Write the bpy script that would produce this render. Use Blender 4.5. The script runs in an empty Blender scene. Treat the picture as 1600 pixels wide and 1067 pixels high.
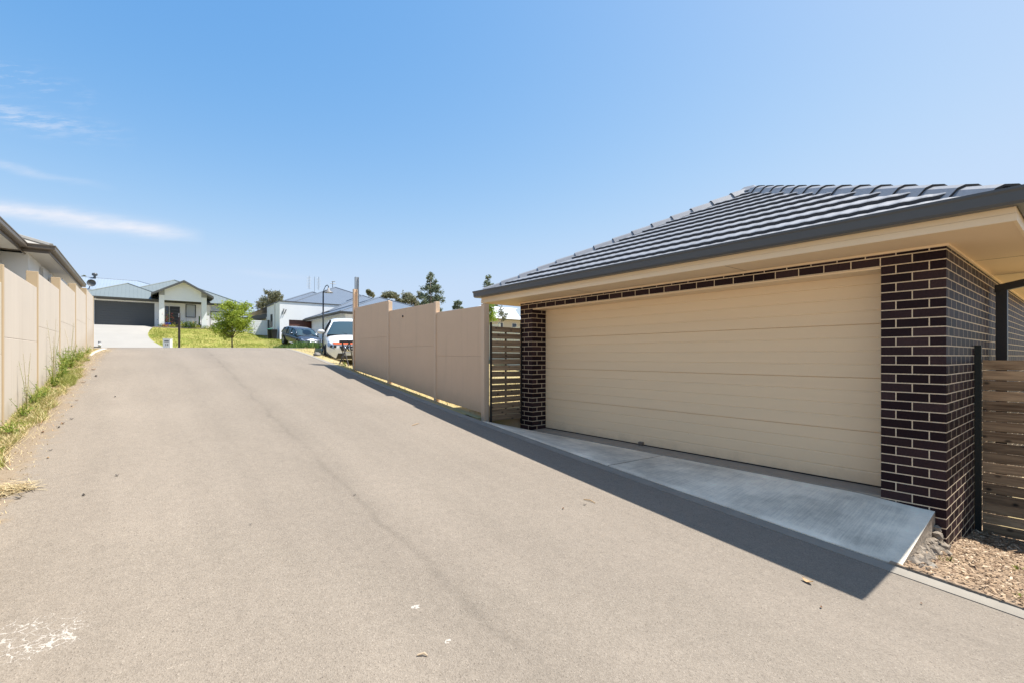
import bpy, bmesh, math, random
from mathutils import Vector, Matrix, noise
from math import sin, cos, pi, radians as R
random.seed(7)
S = bpy.context.scene
COL = S.collection
# World axes: +Y runs up the lane, +X points from the lane towards the brick garage.
E = 1.66                      # eye height above the lane at the camera
F = 728.0                     # focal length in photo pixels (1600 wide)
HY = 556.0                    # photo row of the horizon
CA, SA = cos(R(38.35)), sin(R(38.35))
# ------------------------------------------------------------------ camera
cd = bpy.data.cameras.new('camera'); cam = bpy.data.objects.new('camera', cd); COL.objects.link(cam)
cam.location = (0, 0, E); cam.rotation_euler = (R(90), 0, R(-38.35))
cd.sensor_width = 36; cd.lens = F / 1600 * 36; cd.shift_y = (HY - 533.5) / 1600
cd.clip_start = 0.05; cd.clip_end = 3000
S.camera = cam
# ------------------------------------------------------------------ exposure
S.view_settings.view_transform = 'Standard'; S.view_settings.look = 'None'
S.view_settings.exposure = 0.74; S.view_settings.gamma = 1.0
# ------------------------------------------------------------------ sun + sky
SUN = Vector((1.244, -0.694, 2.78)).normalized()
sd = bpy.data.lights.new('sun', 'SUN'); sun = bpy.data.objects.new('sun', sd); COL.objects.link(sun)
sd.energy = 5.0; sd.angle = R(0.5); sd.color = (1.0, 0.965, 0.915)
sun.rotation_euler = SUN.to_track_quat('Z', 'Y').to_euler(); sun.location = (20, -10, 40)
W = bpy.data.worlds.new('World'); S.world = W; W.use_nodes = True
nt = W.node_tree; nt.nodes.clear()
def N(nt, typ, **kw):
    n = nt.nodes.new(typ)
    for k, v in kw.items():
        if k.startswith('i_'):
            key = k[2:]
            n.inputs[int(key) if key.isdigit() else key.replace('_', ' ')].default_value = v
        else: setattr(n, k, v)
    return n
def M(nt, op, a, b=None, c=None, clamp=False):
    n = nt.nodes.new('ShaderNodeMath'); n.operation = op; n.use_clamp = clamp
    for i, v in enumerate((a, b, c)):
        if v is None: continue
        if isinstance(v, (int, float)): n.inputs[i].default_value = v
        else: nt.links.new(v, n.inputs[i])
    return n.outputs[0]
def DOT(nt, v, w):
    n = nt.nodes.new('ShaderNodeVectorMath'); n.operation = 'DOT_PRODUCT'
    nt.links.new(v, n.inputs[0]); n.inputs[1].default_value = w
    return n.outputs['Value']
sky = N(nt, 'ShaderNodeTexSky', sky_type='NISHITA', sun_disc=False)
sky.sun_elevation = math.asin(SUN.z); sky.sun_rotation = math.atan2(SUN.x, SUN.y)
sky.air_density = 1.15; sky.dust_density = 0.9; sky.ozone_density = 3.0; sky.altitude = 50
tc = N(nt, 'ShaderNodeTexCoord')
g = tc.outputs['Generated']
fw = M(nt, 'MAXIMUM', DOT(nt, g, (SA, CA, 0)), 0.05)
u = M(nt, 'DIVIDE', DOT(nt, g, (CA, -SA, 0)), fw)
v = M(nt, 'DIVIDE', DOT(nt, g, (0, 0, 1)), fw)
cmb = N(nt, 'ShaderNodeCombineXYZ'); nt.links.new(u, cmb.inputs[0]); nt.links.new(v, cmb.inputs[1])
mp = N(nt, 'ShaderNodeMapping'); mp.inputs['Scale'].default_value = (3.0, 16.0, 1); mp.inputs['Rotation'].default_value = (0, 0, R(9))
nt.links.new(cmb.outputs[0], mp.inputs[0])
nz = N(nt, 'ShaderNodeTexNoise', i_Scale=1.6, i_Detail=7.0, i_Roughness=0.55); nt.links.new(mp.outputs[0], nz.inputs['Vector'])
nz2 = N(nt, 'ShaderNodeTexNoise', i_Scale=5.0, i_Detail=8.0, i_Roughness=0.65); nt.links.new(mp.outputs[0], nz2.inputs['Vector'])
def band(u0, v0, u1, v1, w, umin, umax, soft, amp, wob=0.03):
    b = (v1 - v0) / (u1 - u0)
    line = M(nt, 'ADD', M(nt, 'MULTIPLY', M(nt, 'SUBTRACT', u, u0), b), v0)
    dv = M(nt, 'ADD', M(nt, 'SUBTRACT', v, line), M(nt, 'MULTIPLY', M(nt, 'SUBTRACT', nz.outputs['Fac'], 0.5), wob))
    gq = M(nt, 'EXPONENT', M(nt, 'MULTIPLY', M(nt, 'POWER', M(nt, 'ABSOLUTE', M(nt, 'DIVIDE', dv, w)), 2.0), -1.0))
    m1 = M(nt, 'DIVIDE', M(nt, 'SUBTRACT', u, umin), soft, clamp=True)
    m2 = M(nt, 'DIVIDE', M(nt, 'SUBTRACT', umax, u), soft, clamp=True)
    tex = M(nt, 'ADD', M(nt, 'MULTIPLY', nz2.outputs['Fac'], 1.1), 0.15)
    return M(nt, 'MULTIPLY', M(nt, 'MULTIPLY', M(nt, 'MULTIPLY', gq, tex), M(nt, 'MULTIPLY', m1, m2)), amp)
c1 = band(-1.1, 0.318, -0.67, 0.255, 0.016, -3, -0.655, 0.12, 1.1, 0.03)
c2 = band(-1.1, 0.268+0.14, -0.86, 0.355, 0.008, -3, -0.84, 0.2, 0.34, 0.04)
c3 = M(nt, 'MULTIPLY', band(-1.1, 0.52, -0.83, 0.47, 0.022, -3, -0.80, 0.22, 0.5, 0.05), M(nt, 'MULTIPLY', M(nt, 'SUBTRACT', nz2.outputs['Fac'], 0.42), 6.0, clamp=True))
c4 = band(-0.55, 0.175, -0.42, 0.165, 0.006, -0.62, -0.40, 0.08, 0.16, 0.02)
c5 = M(nt, 'MULTIPLY', band(-1.1, 0.61, -0.93, 0.56, 0.03, -3, -0.86, 0.2, 0.3, 0.05), M(nt, 'MULTIPLY', M(nt, 'SUBTRACT', nz2.outputs['Fac'], 0.5), 7.0, clamp=True))
ca = M(nt, 'ADD', M(nt, 'ADD', c1, c2), M(nt, 'ADD', M(nt, 'ADD', c3, c5), c4), clamp=True)
sp = N(nt, 'ShaderNodeSeparateColor'); nt.links.new(sky.outputs[0], sp.inputs[0]); cc = N(nt, 'ShaderNodeCombineColor')
for i, (k, o_, lo, hi) in enumerate(((1.10, -.68, .50, 2.35), (.72, .22, .9, 2.95), (.42, 1.80, 2.4, 3.85))):
    nt.links.new(M(nt, 'SMOOTH_MIN', M(nt, 'SMOOTH_MAX', M(nt, 'MULTIPLY_ADD', sp.outputs[i], k, o_), lo, .5), hi, 1.1), cc.inputs[i])
mx = N(nt, 'ShaderNodeMix', data_type='RGBA'); nt.links.new(ca, mx.inputs['Factor'])
nt.links.new(cc.outputs[0], mx.inputs['A']); mx.inputs['B'].default_value = (3.45, 3.55, 3.9, 1)
bg = N(nt, 'ShaderNodeBackground'); bg.inputs['Strength'].default_value = 0.15
nt.links.new(mx.outputs['Result'], bg.inputs[0])
wo = N(nt, 'ShaderNodeOutputWorld'); nt.links.new(bg.outputs[0], wo.inputs[0])

# ------------------------------------------------------------------ place helpers
def dirp(px):
    r = (px - 800) / F
    return SA + CA * r, CA - SA * r
def onY(px, y):               # point of a plane y = const seen at photo column px: x, depth
    dx, dy = dirp(px); t = y / dy
    return dx * t, t
def onX(px, x):
    dx, dy = dirp(px); t = x / dx
    return dy * t, t
def atT(px, t):
    dx, dy = dirp(px); return dx * t, dy * t
def zz(py, t): return E + (HY - py) / F * t
def sst(a, b, x):
    t = min(1, max(0, (x - a) / (b - a))); return t * t * (3 - 2 * t)
def smin(a, b, k):
    h = max(k - abs(a - b), 0) / k
    return min(a, b) - h * h * k * 0.25
def lerpt(tab, x):
    if x <= tab[0][0]: return tab[0][1]
    for (a, va), (b, vb) in zip(tab, tab[1:]):
        if x <= b: return va + (vb - va) * (x - a) / (b - a)
    return tab[-1][1]
RKOK = False
def H(x, y):                  # ground height, world z
    yc = SA * x + CA * y
    p = -1.665 + .078 * y + (.0016 * y * y if y > 0 else 0)
    if y > 60: p = 8
    if yc < 26: c = .0179 * yc - .0015 * (yc - 24) ** 2
    else: c = .0179 * 26 - .006 - .02 * min(yc - 26, 6)
    h = smin(p, c, .35)
    y1 = -9 if y < 40 else lerpt([(40, -.6), (42, .38), (55.3, 2.62), (400, 2.75)], y)
    y2 = -9 if y < 32 else lerpt([(32, -.6), (35, .20), (37, .45), (44.5, 1.40), (47, 1.55), (50, 1.60), (56, 2.3), (400, 2.4)], y)
    w = sst(8.2, 9.4, x)
    w = w * (1 - .8 * sst(40, 90, x))
    yy = y1 if w <= 0 else y2 if w >= 1 else y1 * (1 - w) + y2 * w
    h = max(h, yy)
    if x > 4.46:
        k = .12 + (.015 - .12) * sst(1.2, 5.5, y)
        h -= k * min(x - 4.46, 6)
    if x > 4.46: h -= .09 * sst(4.47, 4.75, x) * sst(5.2, 6.8, y) * (1 - sst(13.2, 14.5, y))
    if RKOK and x > 4.5: h -= .46 * sst(.1, 1.7, x - kerbx(y)) * sst(10.5, 15, y) * (1 - sst(16.3, 24, y))
    return E + h
def ground_at(px, py, t0=2, t1=60):
    dx, dy = dirp(px); t = t0
    while t < t1:
        if zz(py, t) < H(dx * t, dy * t): return dx * t, dy * t, H(dx * t, dy * t), t
        t += .02
    return None

# ------------------------------------------------------------------ object helpers
def tagp(o, label=None, cat=None, group=None, kind=None):
    if label: o['label'] = label
    if cat: o['category'] = cat
    if group: o['group'] = group
    if kind: o['kind'] = kind
    return o
def thing(name, loc, label, cat, group=None, rz=0, rx=0):
    o = bpy.data.objects.new(name, None); COL.objects.link(o)
    o.location = loc; o.rotation_euler = (rx, 0, rz); o.empty_display_size = .2
    return tagp(o, label, cat, group)
def copy_tree(o, parent=None):
    c = o.copy(); COL.objects.link(c); c.parent = parent
    for ch in [k for k in bpy.data.objects if k.parent == o]: copy_tree(ch, c)
    return c
class MB:
    def __init__(s): s.v = []; s.f = []; s.mi = []; s.m = 0
    def face(s, pts):
        i = len(s.v); s.v += [tuple(p) for p in pts]; s.f.append(tuple(range(i, i + len(pts)))); s.mi.append(s.m)
    def add(s, vs, fs):
        i = len(s.v); s.v += [tuple(p) for p in vs]
        for f in fs: s.f.append(tuple(i + k for k in f)); s.mi.append(s.m)
    def box(s, x0, x1, y0, y1, z0, z1, mat=None):
        vs = [(x0,y0,z0),(x1,y0,z0),(x1,y1,z0),(x0,y1,z0),(x0,y0,z1),(x1,y0,z1),(x1,y1,z1),(x0,y1,z1)]
        if mat: vs = [mat @ Vector(p) for p in vs]
        s.add(vs, [(3,2,1,0),(4,5,6,7),(0,1,5,4),(1,2,6,5),(2,3,7,6),(3,0,4,7)])
        return s
    def hexa(s, lo, hi):      # lo: 4 pts, hi: 4 pts, counter-clockwise from above
        s.add(list(lo) + list(hi), [(3,2,1,0),(4,5,6,7),(0,1,5,4),(1,2,6,5),(2,3,7,6),(3,0,4,7)])
        return s
    def tube(s, pts, rad, n=8, cap=True):
        pts = [Vector(p) for p in pts]
        if isinstance(rad, (int, float)): rad = [rad] * len(pts)
        i0 = len(s.v); up = Vector((0, 0, 1))
        for k, p in enumerate(pts):
            d = (pts[min(k+1, len(pts)-1)] - pts[max(k-1, 0)]).normalized()
            a = d.cross(up) if abs(d.z) < .95 else d.cross(Vector((1, 0, 0)))
            a.normalize(); b = d.cross(a)
            for j in range(n):
                t = 2 * pi * j / n; s.v.append(tuple(p + (a * cos(t) + b * sin(t)) * rad[k]))
        for k in range(len(pts) - 1):
            for j in range(n):
                a0 = i0 + k * n + j; a1 = i0 + k * n + (j + 1) % n
                s.f.append((a0, a1, a1 + n, a0 + n)); s.mi.append(s.m)
        if cap:
            s.f.append(tuple(i0 + j for j in range(n))[::-1]); s.mi.append(s.m)
            s.f.append(tuple(i0 + (len(pts)-1) * n + j for j in range(n))); s.mi.append(s.m)
        return s
    def lathe(s, prof, c=(0,0,0), n=20):
        i0 = len(s.v)
        for r, z in prof:
            for j in range(n):
                t = 2*pi*j/n; s.v.append((c[0]+r*cos(t), c[1]+r*sin(t), c[2]+z))
        for k in range(len(prof)-1):
            for j in range(n):
                a0 = i0+k*n+j; a1 = i0+k*n+(j+1) % n
                s.f.append((a0, a1, a1+n, a0+n)); s.mi.append(s.m)
        return s
    def build(s, name, mats, parent=None, origin=None, smooth=False, bevel=0, fixn=False, flat=None):
        me = bpy.data.meshes.new(name)
        if parent is not None and origin is None:
            q = parent; off = Vector((0, 0, 0))
            while q is not None:
                if q.get('_local'): off = Vector((0, 0, 0)); break
                off += q.location; q = q.parent
        else: off = Vector(origin) if origin else Vector((0, 0, 0))
        me.from_pydata([(p[0]-off.x, p[1]-off.y, p[2]-off.z) for p in s.v], [], s.f)
        if not isinstance(mats, (list, tuple)): mats = [mats]
        for m in mats: me.materials.append(m)
        for p, k in zip(me.polygons, s.mi): p.material_index = k
        if fixn:
            bm = bmesh.new(); bm.from_mesh(me); bmesh.ops.remove_doubles(bm, verts=bm.verts, dist=1e-4)
            bmesh.ops.recalc_face_normals(bm, faces=bm.faces); bm.to_mesh(me); bm.free()
        if smooth:
            me.polygons.foreach_set('use_smooth', [True] * len(me.polygons))
        o = bpy.data.objects.new(name, me); COL.objects.link(o)
        if parent is not None: o.parent = parent
        elif origin: o.location = off
        if bevel:
            b = o.modifiers.new('bevel', 'BEVEL'); b.width = bevel; b.segments = 2; b.limit_method = 'ANGLE'; b.angle_limit = R(35)
        return o

# ------------------------------------------------------------------ materials
MAT = {}
def mat(name, col, rough=.7, metal=0., spec=.5, noise_amt=0., nscale=5., bump=0., bscale=40., col2=None, detail=4., stretch=(1,1,1), trans=0):
    if name in MAT: return MAT[name]
    m = bpy.data.materials.new(name); m.use_nodes = True; MAT[name] = m
    t = m.node_tree; b = t.nodes['Principled BSDF']
    b.inputs['Base Color'].default_value = (*col, 1); b.inputs['Roughness'].default_value = rough
    b.inputs['Metallic'].default_value = metal; b.inputs['Specular IOR Level'].default_value = spec
    if noise_amt or bump or col2:
        tc = N(t, 'ShaderNodeTexCoord'); mp = N(t, 'ShaderNodeMapping'); mp.inputs['Scale'].default_value = stretch
        t.links.new(tc.outputs['Object'], mp.inputs[0])
    if noise_amt or col2:
        n = N(t, 'ShaderNodeTexNoise', i_Scale=nscale, i_Detail=detail, i_Roughness=.6); t.links.new(mp.outputs[0], n.inputs['Vector'])
        if col2:
            mx = N(t, 'ShaderNodeMix', data_type='RGBA'); mx.inputs['A'].default_value = (*col, 1); mx.inputs['B'].default_value = (*col2, 1)
            f = M(t, 'MULTIPLY_ADD', n.outputs['Fac'], 3.0, -1.0, clamp=True); t.links.new(f, mx.inputs['Factor'])
            t.links.new(mx.outputs['Result'], b.inputs['Base Color'])
        else:
            hs = N(t, 'ShaderNodeHueSaturation'); hs.inputs['Color'].default_value = (*col, 1)
            t.links.new(M(t, 'ADD', M(t, 'MULTIPLY', n.outputs['Fac'], noise_amt * 2), 1 - noise_amt), hs.inputs['Value'])
            t.links.new(hs.outputs[0], b.inputs['Base Color'])
    if bump:
        n2 = N(t, 'ShaderNodeTexNoise', i_Scale=bscale, i_Detail=3.0); t.links.new(mp.outputs[0], n2.inputs['Vector'])
        bp = N(t, 'ShaderNodeBump', i_Strength=bump, i_Distance=.01); t.links.new(n2.outputs['Fac'], bp.inputs['Height'])
        t.links.new(bp.outputs[0], b.inputs['Normal'])
    return m
def leafmat(name, c1, c2, c3=None, rough=.55, tr=.25):
    m = bpy.data.materials.new(name); m.use_nodes = True; MAT[name] = m
    t = m.node_tree; b = t.nodes['Principled BSDF']; out = t.nodes['Material Output']
    gi = N(t, 'ShaderNodeNewGeometry'); cr = N(t, 'ShaderNodeValToRGB'); t.links.new(gi.outputs['Random Per Island'], cr.inputs[0])
    cr.color_ramp.elements[0].color = (*c1, 1); cr.color_ramp.elements[1].color = (*c2, 1)
    if c3: e = cr.color_ramp.elements.new(.82); e.color = (*c2, 1); cr.color_ramp.elements[-1].color = (*c3, 1)
    t.links.new(cr.outputs[0], b.inputs['Base Color']); b.inputs['Roughness'].default_value = rough
    b.inputs['Specular IOR Level'].default_value = .3
    tl = N(t, 'ShaderNodeBsdfTranslucent'); t.links.new(cr.outputs[0], tl.inputs[0])
    ms = N(t, 'ShaderNodeMixShader'); ms.inputs[0].default_value = tr
    t.links.new(b.outputs[0], ms.inputs[1]); t.links.new(tl.outputs[0], ms.inputs[2]); t.links.new(ms.outputs[0], out.inputs[0])
    return m

def make_asphalt():
    m = bpy.data.materials.new('asphalt'); m.use_nodes = True; t = m.node_tree; b = t.nodes['Principled BSDF']
    tc = N(t, 'ShaderNodeTexCoord'); P = tc.outputs['Object']
    vo = N(t, 'ShaderNodeTexVoronoi', i_Scale=165.0); t.links.new(P, vo.inputs['Vector'])
    cr = N(t, 'ShaderNodeValToRGB'); t.links.new(vo.outputs['Color'], cr.inputs[0])
    els = cr.color_ramp.elements; els[0].position = 0; els[0].color = (.126, .104, .082, 1); els[1].position = 1; els[1].color = (.38, .325, .26, 1)
    for p, c in ((.2, (.204, .170, .133)), (.6, (.238, .200, .157)), (.9, (.276, .233, .184))):
        e = els.new(p); e.color = (*c, 1)
    big = N(t, 'ShaderNodeTexNoise', i_Scale=.55, i_Detail=5.0, i_Roughness=.6); t.links.new(P, big.inputs['Vector'])
    med = N(t, 'ShaderNodeTexNoise', i_Scale=14.0, i_Detail=5.0, i_Roughness=.7); t.links.new(P, med.inputs['Vector'])
    val = M(t, 'ADD', M(t, 'MULTIPLY', big.outputs['Fac'], .26), M(t, 'MULTIPLY', med.outputs['Fac'], .36))
    val = M(t, 'ADD', val, .73)
    sx = N(t, 'ShaderNodeSeparateXYZ'); t.links.new(P, sx.inputs[0])
    # worn seam running up the lane
    line = M(t, 'ADD', M(t, 'MULTIPLY', sx.outputs['Y'], SEAM[1]), SEAM[0])
    wn = N(t, 'ShaderNodeTexNoise', i_Scale=1.3, i_Detail=4.0); t.links.new(P, wn.inputs['Vector'])
    dd = M(t, 'ADD', M(t, 'SUBTRACT', sx.outputs['X'], line), M(t, 'MULTIPLY', M(t, 'SUBTRACT', wn.outputs['Fac'], .5), .35))
    seam = M(t, 'EXPONENT', M(t, 'MULTIPLY', M(t, 'POWER', M(t, 'ABSOLUTE', M(t, 'DIVIDE', dd, .035)), 2.), -1.))
    wide = M(t, 'EXPONENT', M(t, 'MULTIPLY', M(t, 'POWER', M(t, 'ABSOLUTE', M(t, 'DIVIDE', dd, .30)), 2.), -1.))
    val = M(t, 'SUBTRACT', val, M(t, 'ADD', M(t, 'MULTIPLY', M(t, 'MULTIPLY', seam, M(t, 'MULTIPLY', M(t, 'SUBTRACT', wn.outputs['Fac'], .35), 2., clamp=True)), .26), M(t, 'MULTIPLY', wide, .06)))
    hs = N(t, 'ShaderNodeHueSaturation'); t.links.new(cr.outputs[0], hs.inputs['Color']); t.links.new(val, hs.inputs['Value'])
    # wheel-worn bands and long stains
    ms = N(t, 'ShaderNodeMapping'); ms.inputs['Scale'].default_value = (1.6, .16, 1); t.links.new(P, ms.inputs[0])
    ws_ = N(t, 'ShaderNodeTexNoise', i_Scale=1.1, i_Detail=6.0, i_Roughness=.62); t.links.new(ms.outputs[0], ws_.inputs['Vector'])
    h2s = N(t, 'ShaderNodeHueSaturation'); t.links.new(hs.outputs[0], h2s.inputs['Color']); t.links.new(M(t, 'ADD', M(t, 'MULTIPLY', ws_.outputs['Fac'], .40), .81), h2s.inputs['Value'])
    hs = h2s
    # dirt washed along the left edge
    de = N(t, 'ShaderNodeTexNoise', i_Scale=5.0, i_Detail=8.0, i_Roughness=.7); t.links.new(P, de.inputs['Vector'])
    dm = M(t, 'MULTIPLY', M(t, 'SUBTRACT', M(t, 'MULTIPLY_ADD', de.outputs['Fac'], .75, LANE_L - .08), sx.outputs['X']), 7., clamp=True)
    dmx = N(t, 'ShaderNodeMix', data_type='RGBA'); t.links.new(M(t, 'MULTIPLY', dm, .45), dmx.inputs['Factor']); t.links.new(hs.outputs[0], dmx.inputs['A']); dmx.inputs['B'].default_value = (.27, .19, .105, 1)
    last = dmx.outputs['Result']
    for (cx, cy, rr, sc, th) in PAINT:
        dx = M(t, 'MULTIPLY', M(t, 'SUBTRACT', sx.outputs['X'], cx), .8); dy = M(t, 'SUBTRACT', sx.outputs['Y'], cy)
        d = M(t, 'SQRT', M(t, 'ADD', M(t, 'MULTIPLY', dx, dx), M(t, 'MULTIPLY', dy, dy)))
        ve = N(t, 'ShaderNodeTexVoronoi', feature='DISTANCE_TO_EDGE', i_Scale=sc)
        ws = N(t, 'ShaderNodeVectorMath', operation='MULTIPLY_ADD'); wn2 = N(t, 'ShaderNodeTexNoise', i_Scale=18., i_Detail=3.)
        t.links.new(P, wn2.inputs['Vector']); t.links.new(wn2.outputs['Color'], ws.inputs[0]); ws.inputs[1].default_value = (.09, .09, 0); t.links.new(P, ws.inputs[2])
        t.links.new(ws.outputs[0], ve.inputs['Vector'])
        edge = M(t, 'LESS_THAN', M(t, 'ADD', ve.outputs['Distance'], M(t, 'MULTIPLY', M(t, 'SUBTRACT', wn.outputs['Fac'], .5), .0)), M(t, 'MULTIPLY', M(t, 'SUBTRACT', wn2.outputs['Fac'], .33), th))
        near = M(t, 'LESS_THAN', M(t, 'ADD', d, M(t, 'MULTIPLY', wn2.outputs['Fac'], 2.2 * rr)), rr * 1.9)
        f = M(t, 'MULTIPLY', edge, near)
        mx = N(t, 'ShaderNodeMix', data_type='RGBA'); t.links.new(M(t, 'MULTIPLY', M(t, 'MULTIPLY', f, .8), M(t, 'ADD', med.outputs['Fac'], .2)), mx.inputs['Factor']); t.links.new(last, mx.inputs['A']); mx.inputs['B'].default_value = (.56, .52, .46, 1)
        last = mx.outputs['Result']
    t.links.new(last, b.inputs['Base Color']); b.inputs['Roughness'].default_value = .9; b.inputs['Specular IOR Level'].default_value = .25
    bp = N(t, 'ShaderNodeBump', i_Strength=.55, i_Distance=.006); t.links.new(vo.outputs['Distance'], bp.inputs['Height']); t.links.new(bp.outputs[0], b.inputs['Normal'])
    return m
LANE_L = -1.12
# seam fitted through three photo points; paint splash places
pts = [ground_at(px, py) for px, py in ((352, 575), (440, 655), (560, 775), (700, 920))]
mx_ = sum(p[0] for p in pts) / 4; my_ = sum(p[1] for p in pts) / 4
bb = sum((p[1]-my_)*(p[0]-mx_) for p in pts) / sum((p[1]-my_)**2 for p in pts)
SEAM = (mx_ - bb * my_, bb)
pa = ground_at(28, 1003); pb = ground_at(650, 948); pc = ground_at(700, 1003); pd_ = ground_at(88, 1000)
PAINT = [(pa[0], pa[1], .22, 17., .20), (pd_[0], pd_[1], .10, 22., .3), (pb[0], pb[1], .026, 30., 1.0), (pc[0], pc[1], .022, 30., .9)]
ASPH = make_asphalt()

def make_brick():
    m = bpy.data.materials.new('dark brick'); m.use_nodes = True; t = m.node_tree; b = t.nodes['Principled BSDF']
    tc = N(t, 'ShaderNodeTexCoord'); P = tc.outputs['Object']; sx = N(t, 'ShaderNodeSeparateXYZ'); t.links.new(P, sx.inputs[0])
    ge = N(t, 'ShaderNodeNewGeometry'); sn = N(t, 'ShaderNodeSeparateXYZ'); t.links.new(ge.outputs['True Normal'], sn.inputs[0])
    isx = M(t, 'GREATER_THAN', M(t, 'ABSOLUTE', sn.outputs['X']), .5)
    uy = sx.outputs['Y']; ux = M(t, 'ADD', sx.outputs['X'], .12)
    u = M(t, 'ADD', M(t, 'MULTIPLY', isx, uy), M(t, 'MULTIPLY', M(t, 'SUBTRACT', 1., isx), ux))
    u = M(t, 'ADD', u, .0 + 24.0 - .005 + .01)
    vv = M(t, 'ADD', sx.outputs['Z'], .086 * 60 - 2.306)
    cb = N(t, 'ShaderNodeCombineXYZ'); t.links.new(u, cb.inputs[0]); t.links.new(vv, cb.inputs[1])
    br = N(t, 'ShaderNodeTexBrick', offset=.5, offset_frequency=2)
    for k, v_ in (('Scale', 1.), ('Brick Width', .24), ('Row Height', .086), ('Mortar Size', .0052), ('Mortar Smooth', .12), ('Bias', -.25)): br.inputs[k].default_value = v_
    br.inputs['Color1'].default_value = (.020, .0105, .0125, 1); br.inputs['Color2'].default_value = (.062, .036, .036, 1); br.inputs['Mortar'].default_value = (.70, .56, .39, 1)
    t.links.new(cb.outputs[0], br.inputs['Vector'])
    n = N(t, 'ShaderNodeTexNoise', i_Scale=55., i_Detail=4.); t.links.new(P, n.inputs['Vector'])
    n3 = N(t, 'ShaderNodeTexNoise', i_Scale=2.2, i_Detail=5.); t.links.new(P, n3.inputs['Vector'])
    hs = N(t, 'ShaderNodeHueSaturation'); t.links.new(br.outputs['Color'], hs.inputs['Color'])
    t.links.new(M(t, 'ADD', M(t, 'ADD', M(t, 'MULTIPLY', n.outputs['Fac'], .7), M(t, 'MULTIPLY', n3.outputs['Fac'], .6)), .35), hs.inputs['Value'])
    t.links.new(hs.outputs[0], b.inputs['Base Color'])
    t.links.new(M(t, 'ADD', M(t, 'MULTIPLY', br.outputs['Fac'], .4), .5), b.inputs['Roughness'])
    hgt = M(t, 'ADD', M(t, 'MULTIPLY', M(t, 'SUBTRACT', 1., br.outputs['Fac']), 1.), M(t, 'MULTIPLY', n.outputs['Fac'], .18))
    bp = N(t, 'ShaderNodeBump', i_Strength=.8, i_Distance=.006); t.links.new(hgt, bp.inputs['Height']); t.links.new(bp.outputs[0], b.inputs['Normal'])
    b.inputs['Specular IOR Level'].default_value = .08
    return m
BRICK = make_brick()

def ribbed(name, col, axis, period, depth=.02, rough=.5, metal=0., var=.08):
    m = bpy.data.materials.new(name); m.use_nodes = True; t = m.node_tree; b = t.nodes['Principled BSDF']
    tc = N(t, 'ShaderNodeTexCoord'); P = tc.outputs['Object']; sx = N(t, 'ShaderNodeSeparateXYZ'); t.links.new(P, sx.inputs[0])
    s = M(t, 'SINE', M(t, 'MULTIPLY', sx.outputs[axis], 2 * pi / period))
    s = M(t, 'MULTIPLY', M(t, 'GREATER_THAN', s, .75), 1.)
    n = N(t, 'ShaderNodeTexNoise', i_Scale=.8, i_Detail=5.); t.links.new(P, n.inputs['Vector'])
    hs = N(t, 'ShaderNodeHueSaturation'); hs.inputs['Color'].default_value = (*col, 1)
    t.links.new(M(t, 'ADD', M(t, 'MULTIPLY', n.outputs['Fac'], var * 2), 1 - var), hs.inputs['Value'])
    t.links.new(hs.outputs[0], b.inputs['Base Color']); b.inputs['Roughness'].default_value = rough; b.inputs['Metallic'].default_value = metal
    bp = N(t, 'ShaderNodeBump', i_Strength=.7, i_Distance=depth); t.links.new(s, bp.inputs['Height']); t.links.new(bp.outputs[0], b.inputs['Normal'])
    return m

CONC = mat('pale concrete', (.42, .41, .385), .85, noise_amt=.22, nscale=3., bump=.25, bscale=120., detail=8.)
def make_apron():
    m = bpy.data.materials.new('broomed concrete'); m.use_nodes = True; t = m.node_tree; b = t.nodes['Principled BSDF']
    tc = N(t, 'ShaderNodeTexCoord'); P = tc.outputs['Object']
    a = N(t, 'ShaderNodeTexNoise', i_Scale=1.6, i_Detail=8., i_Roughness=.65); t.links.new(P, a.inputs['Vector'])
    mp = N(t, 'ShaderNodeMapping'); mp.inputs['Scale'].default_value = (2.0, 55, 1); t.links.new(P, mp.inputs[0])
    st = N(t, 'ShaderNodeTexNoise', i_Scale=1.6, i_Detail=3.); t.links.new(mp.outputs[0], st.inputs['Vector'])
    c = N(t, 'ShaderNodeTexNoise', i_Scale=90., i_Detail=3.); t.links.new(P, c.inputs['Vector'])
    sx = N(t, 'ShaderNodeSeparateXYZ'); t.links.new(P, sx.inputs[0])
    e1 = M(t, 'MINIMUM', M(t, 'SUBTRACT', sx.outputs['X'], 4.46), M(t, 'SUBTRACT', 5.60, sx.outputs['X'])); e2 = M(t, 'SUBTRACT', sx.outputs['Y'], .95)
    marg = M(t, 'MULTIPLY', M(t, 'SUBTRACT', .12, M(t, 'MINIMUM', e1, e2)), 25., clamp=True)
    st2 = M(t, 'MULTIPLY', M(t, 'MULTIPLY', M(t, 'SUBTRACT', st.outputs['Fac'], .5), M(t, 'SUBTRACT', 1., marg)), .45)
    a = M(t, 'ADD', M(t, 'ADD', M(t, 'MULTIPLY_ADD', a.outputs['Fac'], 1.7, -.35), st2), M(t, 'MULTIPLY', marg, .10))
    val = M(t, 'ADD', M(t, 'ADD', M(t, 'MULTIPLY', a, 1.1), M(t, 'MULTIPLY', st.outputs['Fac'], .05)), M(t, 'ADD', M(t, 'MULTIPLY', c.outputs['Fac'], .3), .24))
    hs = N(t, 'ShaderNodeHueSaturation'); hs.inputs['Color'].default_value = (.80, .71, .55, 1); t.links.new(val, hs.inputs['Value'])
    t.links.new(hs.outputs[0], b.inputs['Base Color']); b.inputs['Roughness'].default_value = .8
    bp = N(t, 'ShaderNodeBump', i_Strength=.35, i_Distance=.005); t.links.new(st.outputs['Fac'], bp.inputs['Height']); t.links.new(bp.outputs[0], b.inputs['Normal'])
    return m
APRON = make_apron()
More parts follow.
